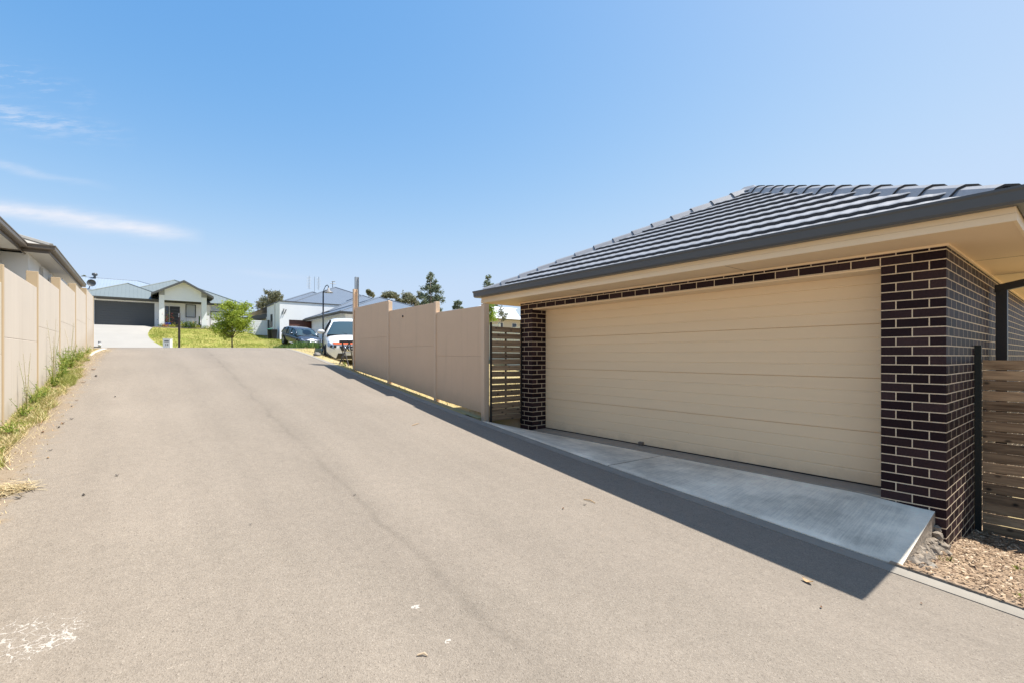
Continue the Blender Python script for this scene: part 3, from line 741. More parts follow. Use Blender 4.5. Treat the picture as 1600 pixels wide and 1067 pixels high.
# ---- taupe panel fence on the right
pf = thing('panel_fence', (4.8, 6.94, H(4.8, 6.94)), 'taupe modular panel fence stepping up the lane beside the brick garage', 'fence')
PX = 4.80; segs = [(6.94, 8.69, .905, -1.035, -.89), (8.69, 11.08, 1.12, -.885, -.63), (11.08, 13.5, 1.387, -.625, -.40)]
for a, b, tp, za, zb in segs:
    o = MB().hexa([(PX+.02, a+.03, E+za), (PX+.085, a+.03, E+za), (PX+.085, b-.03, E+zb), (PX+.02, b-.03, E+zb)],
        [(PX+.02, a+.03, E+tp-.905), (PX+.085, a+.03, E+tp-.905), (PX+.085, b-.03, E+tp-.905), (PX+.02, b-.03, E+tp-.905)]).build('panel', PANEL, pf, bevel=.007)
    o = MB().box(PX+.021, PX+.084, a+.03, b-.03, E+tp-.9049, E+tp).build('panel', PANEL, pf, bevel=.007)
def hpost(x0, x1, y, za, zb, parent, m, ln=.055):
    mb = MB(); mb.box(x0, x0+.012, y-ln, y+ln, za, zb); mb.box(x1-.012, x1, y-ln, y+ln, za, zb); mb.box(x0+.012, x1-.012, y-.008, y+.008, za, zb)
    return mb.build('post', m, parent)
MB().box(PX-.004, PX+.11, 6.87, 6.968, E-1.25, E+.935).build('post', PANELP, pf, bevel=.006)
MB().box(PX+.0, PX+.105, 8.65, 8.73, E-1.1, E+1.135).build('post', PANELP, pf, bevel=.006)
MB().box(PX+.0, PX+.105, 11.04, 11.12, E-.85, E+1.36).build('post', PANELP, pf, bevel=.006)
hpost(PX+.0, PX+.11, 13.53, H(PX, 13.53)-.1, E+1.94, pf, PANELP, .05)
mb = MB()
for y, z in ((10.35, 1.02), ): mb.lathe([(.0, .0), (.022, .002), (.022, .02), (0, .03)], (0, 0, 0), 10)
mb.v = [(PX + .02 - p[2], 10.25 + p[1], E + .93 + p[0]) for p in mb.v]
mb.build('plug', BLACK, pf)
gp = thing('steel_post', (4.95, 13.62, H(4.95, 13.62)), 'tall bare galvanised steel post rising behind the open end of the taupe fence', 'post')
mb = MB(); x0, x1, yc_ = 4.90, 5.00, 13.66; za, zb = H(4.95, 13.62)-.1, E+2.32
mb.box(x0, x0+.01, yc_-.05, yc_+.05, za, zb); mb.box(x1-.01, x1, yc_-.05, yc_+.05, za, zb); mb.box(x0+.01, x1-.01, yc_-.006, yc_+.006, za, zb)
mb.build('beam', GALV, gp)

def splash(m, x, oy, oz, col, amt):
    t = m.node_tree; b = t.nodes['Principled BSDF']; src = b.inputs['Base Color'].links[0].from_socket
    tc = N(t, 'ShaderNodeTexCoord'); sx = N(t, 'ShaderNodeSeparateXYZ'); t.links.new(tc.outputs['Object'], sx.inputs[0])
    y = M(t, 'ADD', sx.outputs['Y'], oy); h = M(t, 'ADD', M(t, 'MULTIPLY', M(t, 'MULTIPLY', y, y), .0016), M(t, 'MULTIPLY_ADD', y, .078, E - 1.665))
    zr = M(t, 'SUBTRACT', M(t, 'ADD', sx.outputs['Z'], oz), h)
    n = N(t, 'ShaderNodeTexNoise', i_Scale=4.0, i_Detail=8., i_Roughness=.7); t.links.new(tc.outputs['Object'], n.inputs['Vector'])
    mp = N(t, 'ShaderNodeMapping'); mp.inputs['Scale'].default_value = (9, 9, .5); t.links.new(tc.outputs['Object'], mp.inputs[0])
    n2 = N(t, 'ShaderNodeTexNoise', i_Scale=1.0, i_Detail=5.); t.links.new(mp.outputs[0], n2.inputs['Vector'])
    f = M(t, 'MULTIPLY', M(t, 'SUBTRACT', M(t, 'MULTIPLY', n.outputs['Fac'], .55), zr), 2.6, clamp=True)
    st = M(t, 'MULTIPLY', M(t, 'SUBTRACT', n2.outputs['Fac'], .58), 1.3, clamp=True)
    mx = N(t, 'ShaderNodeMix', data_type='RGBA'); t.links.new(M(t, 'ADD', M(t, 'MULTIPLY', f, amt), st, clamp=True), mx.inputs['Factor']); t.links.new(src, mx.inputs['A']); mx.inputs['B'].default_value = (*col, 1)
    t.links.new(mx.outputs['Result'], b.inputs['Base Color'])
splash(PANEL, 4.8, 6.94, H(4.8, 6.94), (.40, .29, .19), .45); splash(PANELL, -1.4, 8.6, H(-1.4, 8.6), (.36, .27, .17), .5)
# ---- cream panel wall on the left
lw = thing('panel_wall', (-1.4, 8.6, H(-1.4, 8.6)), 'cream modular panel wall stepping up the left edge of the lane', 'wall')
LX = -1.40; ps = [-1.4, 1.1, 3.6, 6.1, 8.62, 11.1, 13.75, 16.7, 19.6, 22.2]; tops = [.35, .52, .72, .92, 1.14, 1.40, 1.645, 1.875, 2.09]
for k, (a, b) in enumerate(zip(ps, ps[1:])):
    tp = tops[k]; za = H(LX, a) - .02; zb = H(LX, b) - .02
    MB().hexa([(LX-.07, a+.03, za), (LX, a+.03, za), (LX, b-.03, zb), (LX-.07, b-.03, zb)], [(LX-.07, a+.03, E+tp-.905), (LX, a+.03, E+tp-.905), (LX, b-.03, E+tp-.905), (LX-.07, b-.03, E+tp-.905)]).build('panel', PANELL, lw, bevel=.007)
    MB().box(LX-.069, LX-.001, a+.03, b-.03, E+tp-.9049, E+tp).build('panel', PANELL, lw, bevel=.007)
for k, y in enumerate(ps):
    tp = tops[min(k, len(tops)-1)] + .01
    MB().box(LX-.13, LX+.014, y-.034, y+.034, H(LX, y)-.1, E+tp).build('post', POSTL, lw, bevel=.005)

# ================================================================== HOUSES
def hip(mb, x0, x1, y0, y1, z, pitch, t=.02):
    hw = min(x1-x0, y1-y0) / 2; zt = z + hw * pitch
    if x1-x0 >= y1-y0: a, b = (x0+hw, (y0+y1)/2, zt), (x1-hw, (y0+y1)/2, zt)
    else: a, b = ((x0+x1)/2, y0+hw, zt), ((x0+x1)/2, y1-hw, zt)
    c = [(x0,y0,z), (x1,y0,z), (x1,y1,z), (x0,y1,z)]
    if x1-x0 >= y1-y0:
        mb.face([c[0], c[1], b, a]); mb.face([c[1], c[2], b]); mb.face([c[2], c[3], a, b]); mb.face([c[3], c[0], a])
    else:
        mb.face([c[0], c[1], a]); mb.face([c[1], c[2], b, a]); mb.face([c[2], c[3], b]); mb.face([c[3], c[0], a, b])
    mb.face(c[::-1])
    return a, b, c
def hipcaps(a, b, cs, r=.06):
    mb = MB()
    up = Vector((0, 0, .02))
    ends = {0: a, 3: a, 1: b, 2: b}
    if abs(a[1]-b[1]) > abs(a[0]-b[0]): ends = {0: a, 1: a, 2: b, 3: b}
    for k, c in enumerate(cs): mb.tube([Vector(c)+up, Vector(ends[k])+up], r, 6)
    if (Vector(a)-Vector(b)).length > .1: mb.tube([Vector(a)+up, Vector(b)+up], r, 6)
    return mb
def window(par, x0, x1, y, z0, z1, axis='y', fr=DOORG, pane=BLIND, sill=True, bars=0, out=-1):
    # window in plane y = const (or x = const); frame a part, pane its sub-part
    f = MB(); t = .06; d = .05
    def bx(a0, a1, d0, d1, c0, c1, mb):
        if axis == 'y': mb.box(a0, a1, min(y+out*d0, y+out*d1), max(y+out*d0, y+out*d1), c0, c1)
        else: mb.box(min(y+out*d0, y+out*d1), max(y+out*d0, y+out*d1), a0, a1, c0, c1)
    bx(x0, x1, .001, d, z0, z0+t, f); bx(x0, x1, .001, d, z1-t, z1, f); bx(x0, x0+t, .001, d, z0+t, z1-t, f); bx(x1-t, x1, .001, d, z0+t, z1-t, f)
    fo = f.build('window', fr, par)
    p = MB(); bx(x0+t, x1-t, .002, .018, z0+t, z1-t, p); p.build('pane', pane, fo)
    if bars:
        b = MB()
        for k in range(1, bars): bx(x0 + (x1-x0)*k/bars - .015, x0 + (x1-x0)*k/bars + .015, .019, .035, z0+t, z1-t, b)
        for k in range(1, bars+1): zq = z0 + (z1-z0)*k/(bars+1); bx(x0+t, x1-t, .036, .042, zq-.015, zq+.015, b)
        b.build('glazing_bar', fr, fo)
    return fo
# ---- house behind the left wall
hl = thing('house', (-3, 16, H(-3, 16)), 'white rendered house with bronze gutters behind the left cream wall', 'house')
GZ = E + 2.78
mb = MB(); mb.box(-10, -2.85, 2, 16.9, H(-3, 2)-.5, GZ-.16); mb.box(-10, -2.32, 17.1, 24.1, H(-3, 17)-.5, GZ-.161); mb.build('wall', WHITE, hl)
def eaves(par, x0, x1, y0, y1, gz, pitch, roofm, gm, soff, nm='roof', dep=.14, caps=True):
    mb = MB().box(x0+.02, x1-.02, y0+.02, y1-.02, gz-.16, gz-.145); mb.build('soffit', soff, par)
    mb = MB(); ring(mb, x0, x1, y0, y1, .02, gz-.19, gz-.02); mb.build('fascia', gm, par)
    mb = MB(); gut(mb, x0-.002, x1+.002, y0-.002, y1+.002, .12, gz-.11, gz+.012); mb.build('gutter', gm, par)
    mb = MB(); a, b, c = hip(mb, x0-.03, x1+.03, y0-.03, y1+.03, gz, pitch); r = mb.build(nm, roofm, par)
    if caps: hipcaps(a, b, c).build('ridge_capping', roofm, r)
    return r
eaves(hl, -10.4, -2.37, 1.5, 17.3, GZ, .40, ROOFT, GUTB, WHITE2)
eaves(hl, -10.2, -1.87, 16.62, 24.55, GZ, .401, ROOFT, GUTB, WHITE2)
window(hl, 17.9, 18.7, -2.32, E+.6, E+2.2, 'x', DOORG, GLASS, out=1)
MB().box(-2.318, -2.24, 18.75, 20.6, E+1.55, E+2.5).build('window_hood', WHITE2, hl)
MB().box(-2.24, -1.95, 19.6, 20.9, E+1.2, E+2.35).build('bay', WHITE2, hl)
window(hl, -2.22, -1.97, 19.6, E+1.3, E+2.3, 'y', WHITE2, GLASS, bars=3)
MB().tube([(-1.98, 24.2, E-.3), (-1.98, 24.2, GZ-.2)], .045, 8).build('downpipe', WHITE2, hl)

# ---- house straight ahead, grey-green roof with portico
hy = 57.7; fl = E + 2.80
h1 = thing('house', (2.5, hy, fl), 'single storey white house with grey green metal roof and gabled portico across the street', 'house')
mb = MB(); mb.box(-4.7, -3.56, hy, hy+10, fl-1, fl+2.52); mb.box(-3.56, .86, hy, hy+10, fl+2.34, fl+2.52); mb.box(.86, 8.15, hy+.0, hy+.3, fl-1, fl+2.52)
mb.box(8.15, 8.4, hy, hy+11, fl-1, fl+2.52); mb.box(-4.7, -4.4, hy+10, hy+11, fl-1, fl+2.5); mb.box(-4.4, 8.15, hy+10.7, hy+11, fl-1, fl+2.519)
mb.build('wall', WHITE, h1)
mb = MB(); dz_ = 2.33/10
for k in range(10): mb.box(-3.55, .85, hy+.12, hy+.16, fl + k*dz_ + .01, fl + (k+1)*dz_ - .012)
mb.box(-3.55, .85, hy+.165, hy+.18, fl, fl+2.335)
mb.build('garage_door', DOORG, h1)
GR = mat('grey fascia', (.085, .085, .08), .5)
eaves(h1, -5.1, 2.6, hy-.5, hy+12, fl+2.66, .47, ROOFG, GR, WHITE2)
eaves(h1, -3.4, 8.75, hy-.2, hy+12.1, fl+2.64, .472, ROOFG, GR, WHITE2)
# portico
pyf = hy - 2.0
xl0, _ = onY(248.6, pyf); xl1, _ = onY(256.8, pyf); xr0, _ = onY(315, pyf); xr1, _ = onY(323, pyf)
_, tl = onY(252, pyf); _, tr = onY(319, pyf)
zb0 = fl - .15; ze = zz(461, tl); 
mb = MB()
mb.box(xl0, xl1, pyf, pyf+.4, zb0-.5, ze + .55); mb.build('pillar', WHITE, h1)
MB().box(xr0, xr1, pyf, pyf+.4, zb0-.5, ze + .55).build('pillar', WHITE, h1)
mb = MB(); mb.box(xl0-.012, xl1+.012, pyf-.012, pyf+.3, ze-.02, ze+.5); mb.build('pillar_cap', mat('warm grey render', (.30, .30, .30), .8), h1); mb = MB(); mb.box(xr0-.012, xr1+.012, pyf-.012, pyf+.3, ze-.02, ze+.5); mb.build('pillar_cap', mat('warm grey render', (.30, .30, .30), .8), h1)
xa, ta = onY(287, pyf); zap = zz(440.5, ta)
xe0, te0 = onY(236, pyf-.5); ze0 = zz(460, te0); xe1, te1 = onY(334, pyf-.5); ze1 = zz(464.5, te1)
zeL = (ze0 + ze1) / 2
# weatherboard gable
mb = MB(); zg0 = zz(471, ta); nb = 11; zr = zap - .10
for k in range(nb):
    a = zg0 + (zr - zg0) * k / nb; b = zg0 + (zr - zg0) * (k+1) / nb
    def lim(z):
        f = max(0, (z - zeL) / (zap - zeL)); cx = (xe0+xe1)/2
        return max(xl1 + .001, xe0 + (xa-xe0)*f + .1), min(xr0 - .001, xe1 - (xe1-xa)*f - .1)
    (l0, r0), (l1, r1) = lim(a), lim(b)
    if r1 < l1: l1 = r1 = (l1 + r1) / 2
    mb.hexa([(l0, pyf+.03, a), (r0, pyf+.03, a), (r0, pyf+.12, a), (l0, pyf+.12, a)], [(l1, pyf+.055, b), (r1, pyf+.055, b), (r1, pyf+.12, b), (l1, pyf+.12, b)])
mb.build('gable', WHITE, h1)
mb = MB()
for (xa0, z0_, xa1, z1_) in ((xe0, zeL, xa, zap), (xa, zap, xe1, zeL)):
    mb.hexa([(xa0, pyf-.5, z0_-.02), (xa1, pyf-.5, z1_-.02), (xa1, pyf+5.5, z1_-.02), (xa0, pyf+5.5, z0_-.02)], [(xa0, pyf-.5, z0_+.06), (xa1, pyf-.5, z1_+.06), (xa1, pyf+5.5, z1_+.06), (xa0, pyf+5.5, z0_+.06)])
mb.build('portico_roof', ROOFG, h1)
mb = MB()
for (xa0, z0_, xa1, z1_) in ((xe0, zeL, xa, zap), (xa, zap, xe1, zeL)):
    mb.hexa([(xa0, pyf-.56, z0_-.13), (xa1, pyf-.56, z1_-.13), (xa1, pyf-.505, z1_-.13), (xa0, pyf-.505, z0_-.13)], [(xa0, pyf-.56, z0_+.08), (xa1, pyf-.56, z1_+.08), (xa1, pyf-.505, z1_+.08), (xa0, pyf-.505, z0_+.08)])
mb.build('barge_board', GR, h1)
mb = MB()
for (xa0, z0_, xa1, z1_) in ((xe0, zeL, xa, zap), (xa, zap, xe1, zeL)):
    mb.hexa([(xa0, pyf-.49, z0_-.05), (xa1, pyf-.49, z1_-.05), (xa1, pyf+.02, z1_-.05), (xa0, pyf+.02, z0_-.05)], [(xa0, pyf-.49, z0_-.03), (xa1, pyf-.49, z1_-.03), (xa1, pyf+.02, z1_-.03), (xa0, pyf+.02, z0_-.03)])
mb.build('soffit', WHITE2, h1)
MB().box(xe0, xe0+.1, pyf-.5, hy, zeL-.16, zeL-.03).build('gutter', GR, h1); MB().box(xe1-.1, xe1, pyf-.5, hy, zeL-.16, zeL-.03).build('gutter', GR, h1)
MB().box(xl1, xr0, pyf+.13, hy-.01, zg0+.3, zg0+.33).build('ceiling', WHITE2, h1)
MB().box(xl0-.5, xr1+.8, pyf-.4, hy+.0, fl-.9, fl-.06).build('porch_slab', mat('porch paving', (.33, .26, .21), .85, noise_amt=.3, nscale=6.), h1)
# entry
x0, t0 = onY(258, hy); x1, _ = onY(264, hy); window(h1, x0, x1, hy, fl+.02, fl+2.1, 'y', DOORG, GLASS)
x0, _ = onY(265.3, hy); x1, _ = onY(281, hy)
d_ = MB().box(x0, x1, hy-.03, hy-.002, fl-.0, fl+2.12).build('entry_door', mat('entry door black', (.02, .018, .016), .35), h1)
mb = MB()
for k in range(6): mb.box(x0+.12, x1-.12, hy-.05, hy-.031, fl+.2+k*.31, fl+.26+k*.31)
mb.build('screen_bar', DOORG, d_)
def win_px(pxa, pxb, pya, pyb, y, par, **k):
    xa_, t_ = onY(pxa, y); xb_, tb = onY(pxb, y); tm = (t_+tb)/2
    return window(par, xa_, xb_, y, zz(pyb, tm), zz(pya, tm), 'y', **k)
win_px(290, 306, 476.5, 496.5, hy, h1, fr=BLACK)
win_px(290.4, 305.6, 497.2, 507, hy, h1, fr=WHITE2, pane=WHITE)
win_px(329, 350, 487, 498, hy, h1, fr=BLACK); win_px(329, 350, 478.5, 486.5, hy, h1, fr=WHITE2); win_px(329, 350, 498.5, 507.5, hy, h1, fr=WHITE2, pane=WHITE)
# driveway of that house
def lawnL(y): return .30 + (.018 if y < 50.5 else .016) * (y - 50.5) ** 2
dw = MB(); nn = 60
for i in range(nn):
    def row(k):
        y = 41.0 + (57.65 - 41.0) * k / nn
        xr = lawnL(y) + .06
        return [(-5.6 + (xr+5.6)*j/10, y) for j in range(11)]
    a, b = row(i), row(i+1)
    for j in range(10): dw.face([(p[0], p[1], H(*p) + .03 + (fl - H(*p) - .04) * sst(50, 57, p[1]) * (1 if p[0] < lawnL(p[1]) - .5 else 0)) for p in (a[j], a[j+1], b[j+1], b[j])])
DRV = mat('driveway concrete', (.33, .305, .265), .85, noise_amt=.1, nscale=.8, bump=.1, bscale=40.)
structure(dw, 'driveway', DRV, smooth=True, fixn=True)
# ---- house behind (blue-grey roof peeking over on the left)
hb = thing('house', (-3, 78, E+2.9), 'pale walled house with long blue grey roof behind the grey green roof', 'house')
MB().box(-19, 3, 74, 84, E+2, E+7.4).build('wall', WHITE, hb)
rb = eaves(hb, -20, 5, 73.4, 84.6, E+7.7, .38, ribbed('pale blue metal roof', (.27, .32, .38), 'X', .3, .03, .45), WHITE2, WHITE2)
xv, tv = onY(148, 78.6)
mb = MB().lathe([(.0, 0), (.12, 0), (.12, .3), (.26, .38), (.30, .5), (.24, .65), (0, .7)], (xv, 78.6, E+7.6+2.1), 12); mb.build('roof_vent', GUTT, hb, smooth=True)
xv, tv = onY(139, 74)
MB().tube([(xv, 73.6, E+7.7), (xv+.2, 73.6, E+8.6)], .05, 6).build('dish_arm', GUTT, hb)
mb = MB().lathe([(.0, 0), (.25, .03), (.42, .12)], (0, 0, 0), 14); mb.v = [(xv + .25 + p[0], 73.5 - p[2], E+8.5 + p[1]) for p in mb.v]; mb.build('satellite_dish', GUTT, hb)

# ---- white house with brown garage door
h2y = 50.0
h2 = thing('house', (14, h2y, E+1.6), 'white rendered house with brown garage door and blue grey hip roofs', 'house')
X0, X1 = onY(437, h2y)[0], onY(529, h2y)[0]
zt0 = E + 5.30; f2 = E + 1.58
dx0 = onY(451.5, h2y)[0]; dzt = zz(500, onY(455, h2y)[1]); dx1 = X1 - .05
mb = MB(); mb.box(X0, dx0, h2y, h2y+.3, f2-1, zt0); mb.box(dx0, X1, h2y, h2y+.3, dzt, zt0); mb.box(X0, X0+.25, h2y+.3, h2y+6, f2-1.2, zt0-.01); mb.box(X1-.04, X1+5, h2y+.02, h2y+.3, f2-1, zt0-1.2)
mb.build('wall', WHITE, h2)
mb = MB()
nb = 5
for k in range(nb): mb.box(dx0+.01, dx1, h2y+.1, h2y+.14, f2 + (dzt-f2)*k/nb + .012, f2 + (dzt-f2)*(k+1)/nb - .012)
mb.box(dx0+.01, dx1, h2y+.145, h2y+.16, f2, dzt)
mb.build('garage_door', DOORB, h2)
mb = MB(); mb.box(X0-.05, X1+.25, h2y-.06, h2y+.34, zt0+.002, zt0+.10); mb.box(X0-.05, X0+.28, h2y+.34, h2y+6, zt0+.0, zt0+.09); mb.build('parapet_cap', GR, h2)
hwm = MB()
def hip_at(apx, apy, ay, z_eave, half_w, ylen=0):
    ax_, at_ = onY(apx, ay); az = zz(apy, at_); return ax_, az
ax1, az1 = hip_at(488, 457, 58, 0, 0)
mb = MB(); a, b, c = hip(mb, ax1-5.3, ax1+5.3, 52.7, 70, E+5.25, (az1-E-5.25)/5.3); r1 = mb.build('roof', ROOFB, h2); hipcaps(a, b, c, .07).build('ridge_capping', ROOFB, r1)
ax2, az2 = hip_at(523.5, 449.7, 60, 0, 0)
mb = MB(); a, b, c = hip(mb, ax2-7.6, ax2+7.6, 52.4, 67.6, E+5.2, (az2-E-5.2)/7.6); r2 = mb.build('roof', ROOFB, h2); hipcaps(a, b, c, .07).build('ridge_capping', ROOFB, r2)
MB().box(ax2-7, ax2+7, 53, 67, f2-1, E+5.19).build('wall', WHITE, h2)
# roof aerials
xq, tq = onY(491.5, 60); zq = zz(457, tq)
mb = MB().tube([(xq, 60, zq-.5), (xq, 60, zq+1.9)], .03, 6)
for k in range(8): mb.tube([(xq-.9, 60, zq+.45+k*.19), (xq-.35, 60.2, zq+.45+k*.19)], .022, 4); mb.tube([(xq+.25, 60, zq+.45+k*.19), (xq+.75, 60.2, zq+.45+k*.19)], .022, 4)
mb.tube([(xq-.62, 60, zq+.3), (xq-.62, 60, zq+1.95)], .03, 5).tube([(xq+.5, 60, zq+.3), (xq+.5, 60, zq+1.95)], .03, 5)
mb.build('aerial', GALV, h2)
mb = MB().tube([(ax2-.3, 60, az2-.1), (ax2-.3, 60, az2+.75)], .04, 6).tube([(ax2-.6, 60, az2+.45), (ax2+.1, 60, az2+.45)], .04, 5).tube([(ax2-.4, 60, az2+.7), (ax2+.0, 60, az2+.75)], .05, 5); mb.build('aerial', GUTT, h2)
# decorative wall fitting
x0, t0 = onY(442.5, h2y); 
mb = MB()
for k, (pa_, pb_) in enumerate((((441, 492), (443.4, 483)), ((444, 491), (447, 484)))):
    xA, tA = onY(pa_[0], h2y); xB, tB = onY(pb_[0], h2y)
    mb.tube([(xA, h2y-.08, zz(pa_[1], tA)), (xB, h2y-.08, zz(pb_[1], tB))], .04, 6)
mb.build('wall_ornament', GR, h2)
window(h2, 53.2, 54.0, X0, E+3.0, E+4.3, 'x', DOORG, GLASS, out=-1)
MB().tube([(X0-.06, 52.0, f2-.2), (X0-.06, 52.0, zt0)], .05, 8).build('downpipe', WHITE2, h2)
MB().box(X0-.02, X0+4, h2y+6, h2y+14, f2-1, zt0-1.1).build('side_wing', WHITE2, h2)
mb = MB().hexa([(X0-2.6, h2y+7.5, E+3.9), (X0+.2, h2y+6.2, E+4.0), (X0+.2, h2y+14, E+4.2), (X0-2.6, h2y+14, E+4.1)], [(X0-2.6, h2y+7.5, E+4.0), (X0+.2, h2y+6.2, E+4.6), (X0+.2, h2y+14, E+4.8), (X0-2.6, h2y+14, E+4.2)]); mb.build('carport_roof', GR, h2)
dw = grid([X0-.6 + .5*i for i in range(16)], [36 + .5*i for i in range(29)], lambda x, y: H(x, y) + .02)
structure(dw, 'driveway', mat('grey driveway', (.34, .34, .335), .85, noise_amt=.15, nscale=1.5), smooth=True)

# ---- houses on the right with blue roofs
ex0, et = onY(513, 48.2); ezz = zz(487, et)
MB().box(ex0+1.9, ex0+9, 48.9, 49.9, E+.6, ezz-.14).build('wall', mat('beige brick veneer', (.33, .27, .20), .85, noise_amt=.25, nscale=5.), h2)
a3, t3 = onY(570, 53); hw3 = (a3 - ex0)
eaves(h2, ex0, ex0 + 2*hw3, 48.2, 48.2+2*hw3, ezz, (zz(461.5, t3)-ezz)/hw3, ROOFB, GR, WHITE2)
MB().tube([(ex0+1.2, 48.5, E+.8), (ex0+1.2, 48.5, ezz-.15)], .09, 8).build('porch_post', WHITE2, h2)
h4 = thing('house', (21, 42, E+.9), 'house with low blue roof showing above the farthest taupe panel', 'house')
a4, t4 = onY(592, 44.5); z4 = zz(465.5, t4)
eaves(h4, a4-5.6, a4+5.6, 38.9, 50.1, z4-2.1, 2.1/5.6, ROOFB, GR, WHITE2)
MB().box(a4-5, a4+5, 39.5, 49.5, E, z4-2.25).build('wall', WHITE, h4)
a5, t5 = onY(740, 72); z5 = zz(480.5, t5)
h5 = thing('house', (a5, 70, E+.4), 'distant house with small dark grey gable roof above the middle taupe panel', 'house')
mb = MB(); a, b, c = hip(mb, a5-3, a5+3, 68, 76, z5-1.3, .425); mb.build('roof', GR, h5); MB().box(a5-2.5, a5+2.5, 68.5, 75.5, E-.5, z5-1.32).build('wall', WHITE2, h5)
# ---- white-roofed house behind the gate
a6, t6 = atT(797, 62)
h6 = thing('house', (a6, t6, E+.3), 'cream house with white metal roof glimpsed over the narrow slat gate', 'house')
WROOF = mat('white metal roof', (.66, .67, .68), .5, noise_amt=.06, nscale=1.)
MB().box(a6-9, a6+9, t6-4, t6+6, E-.2, E+4.35).build('wall', mat('cream render far', (.52, .46, .36), .85), h6)
mb = MB(); a, b, c = hip(mb, a6-9.8, a6+9.8, t6-4.8, t6+6.8, E+4.4, .36); mb.build('roof', WROOF, h6)
mb = MB(); a, b, c = hip(mb, a6-1.0, a6+3.4, t6-3.4, t6+2, E+5.0, .62); mb.build('roof', mat('pale grey roof', (.36, .40, .40), .5), h6)
for k in range(5): window(h6, a6-5+k*2.1, a6-4.2+k*2.1, t6-4, E+3.1, E+4.0, 'y', WHITE2, GLASS)
# cream steel fence behind the gate
cf = thing('steel_fence', (14, 10, H(14, 10)), 'cream sheet steel fence along the yard behind the narrow slat gate', 'fence')
mb = MB(); CFX = 13.2
def cfz(y): return H(CFX, y)
yq = 8.0; seg = []
while yq < 30:
    z0_ = cfz(yq+1.2)-.05; tp = E + .0 + lerpt([(8, .1), (16, 1.25), (18, 1.45), (30, 2.2)], yq+1.2)
    for k in range(12):
        ya = yq + k*.2; mb.hexa([(CFX, ya, z0_), (CFX+.03, ya, z0_), (CFX+.03, ya+.17, z0_), (CFX, ya+.17, z0_)], [(CFX, ya, tp), (CFX+.03, ya, tp), (CFX+.03, ya+.17, tp), (CFX, ya+.17, tp)])
    mb.box(CFX+.012, CFX+.018, yq, yq+2.4, z0_, tp-.01)
    seg.append((yq, z0_, tp)); yq += 2.4
CREAMF = mat('cream steel sheet', (.62, .60, .46), .5)
mb.build('panel', CREAMF, cf)
for yq, z0_, tp in seg: MB().box(CFX-.03, CFX-.002, yq-.03, yq+.03, z0_, tp+.02).build('post', CREAMF, cf)

# ---- white slatted screen fence between the two houses
x0, t0 = onY(391, 54); x1 = X0 - .32
sf = thing('screen_fence', (x0, 54, H(x0, 54)), 'white horizontal slat fence between the small tree and the white house', 'fence')
zb_ = H(x0, 54) - .1; zt_ = zz(500, t0)
mb = MB(); nb = 9
for k in range(nb): mb.box(x0-2, x1, 54, 54.03, zb_ + (zt_-zb_)*k/nb, zb_ + (zt_-zb_)*(k+.86)/nb)
mb.box(x0-2, x1, 54.05, 54.06, zb_, zt_-.02)
mb.build('slats', WHITE, sf); MB().box(x1+.002, x1+.2, 53.95, 54.15, zb_, zt_+.05).build('post', GR, sf)

# ================================================================== TREES AND PLANTS
LEAF_EUC = leafmat('gum leaf', (.12, .135, .08), (.25, .25, .15), (.34, .30, .19), .6, .35)
LEAF_EUD = leafmat('dark gum leaf', (.09, .12, .075), (.20, .235, .14), (.30, .31, .19), .6, .35)
LEAF_BRT = leafmat('bright leaf', (.20, .27, .03), (.40, .47, .06), (.60, .64, .12), .5, .35)
LEAF_SHR = leafmat('shrub leaf', (.05, .10, .02), (.13, .21, .04), (.26, .30, .08), .5, .3)
BARK = mat('pale bark', (.30, .24, .18), .9, noise_amt=.35, nscale=5., stretch=(1, 1, .2), bump=.4, bscale=14.)
BARKD = mat('brown bark', (.13, .09, .06), .9, noise_amt=.3, nscale=8.)
def leafq(mb, p, s, rnd):
    a = Vector((rnd.gauss(0, 1), rnd.gauss(0, 1), rnd.gauss(0, .6))).normalized()
    b = a.cross(Vector((rnd.gauss(0, 1), rnd.gauss(0, 1), rnd.gauss(0, 1)))).normalized()
    mb.face([p - a*s, p + b*s*.42, p + a*s, p - b*s*.42])
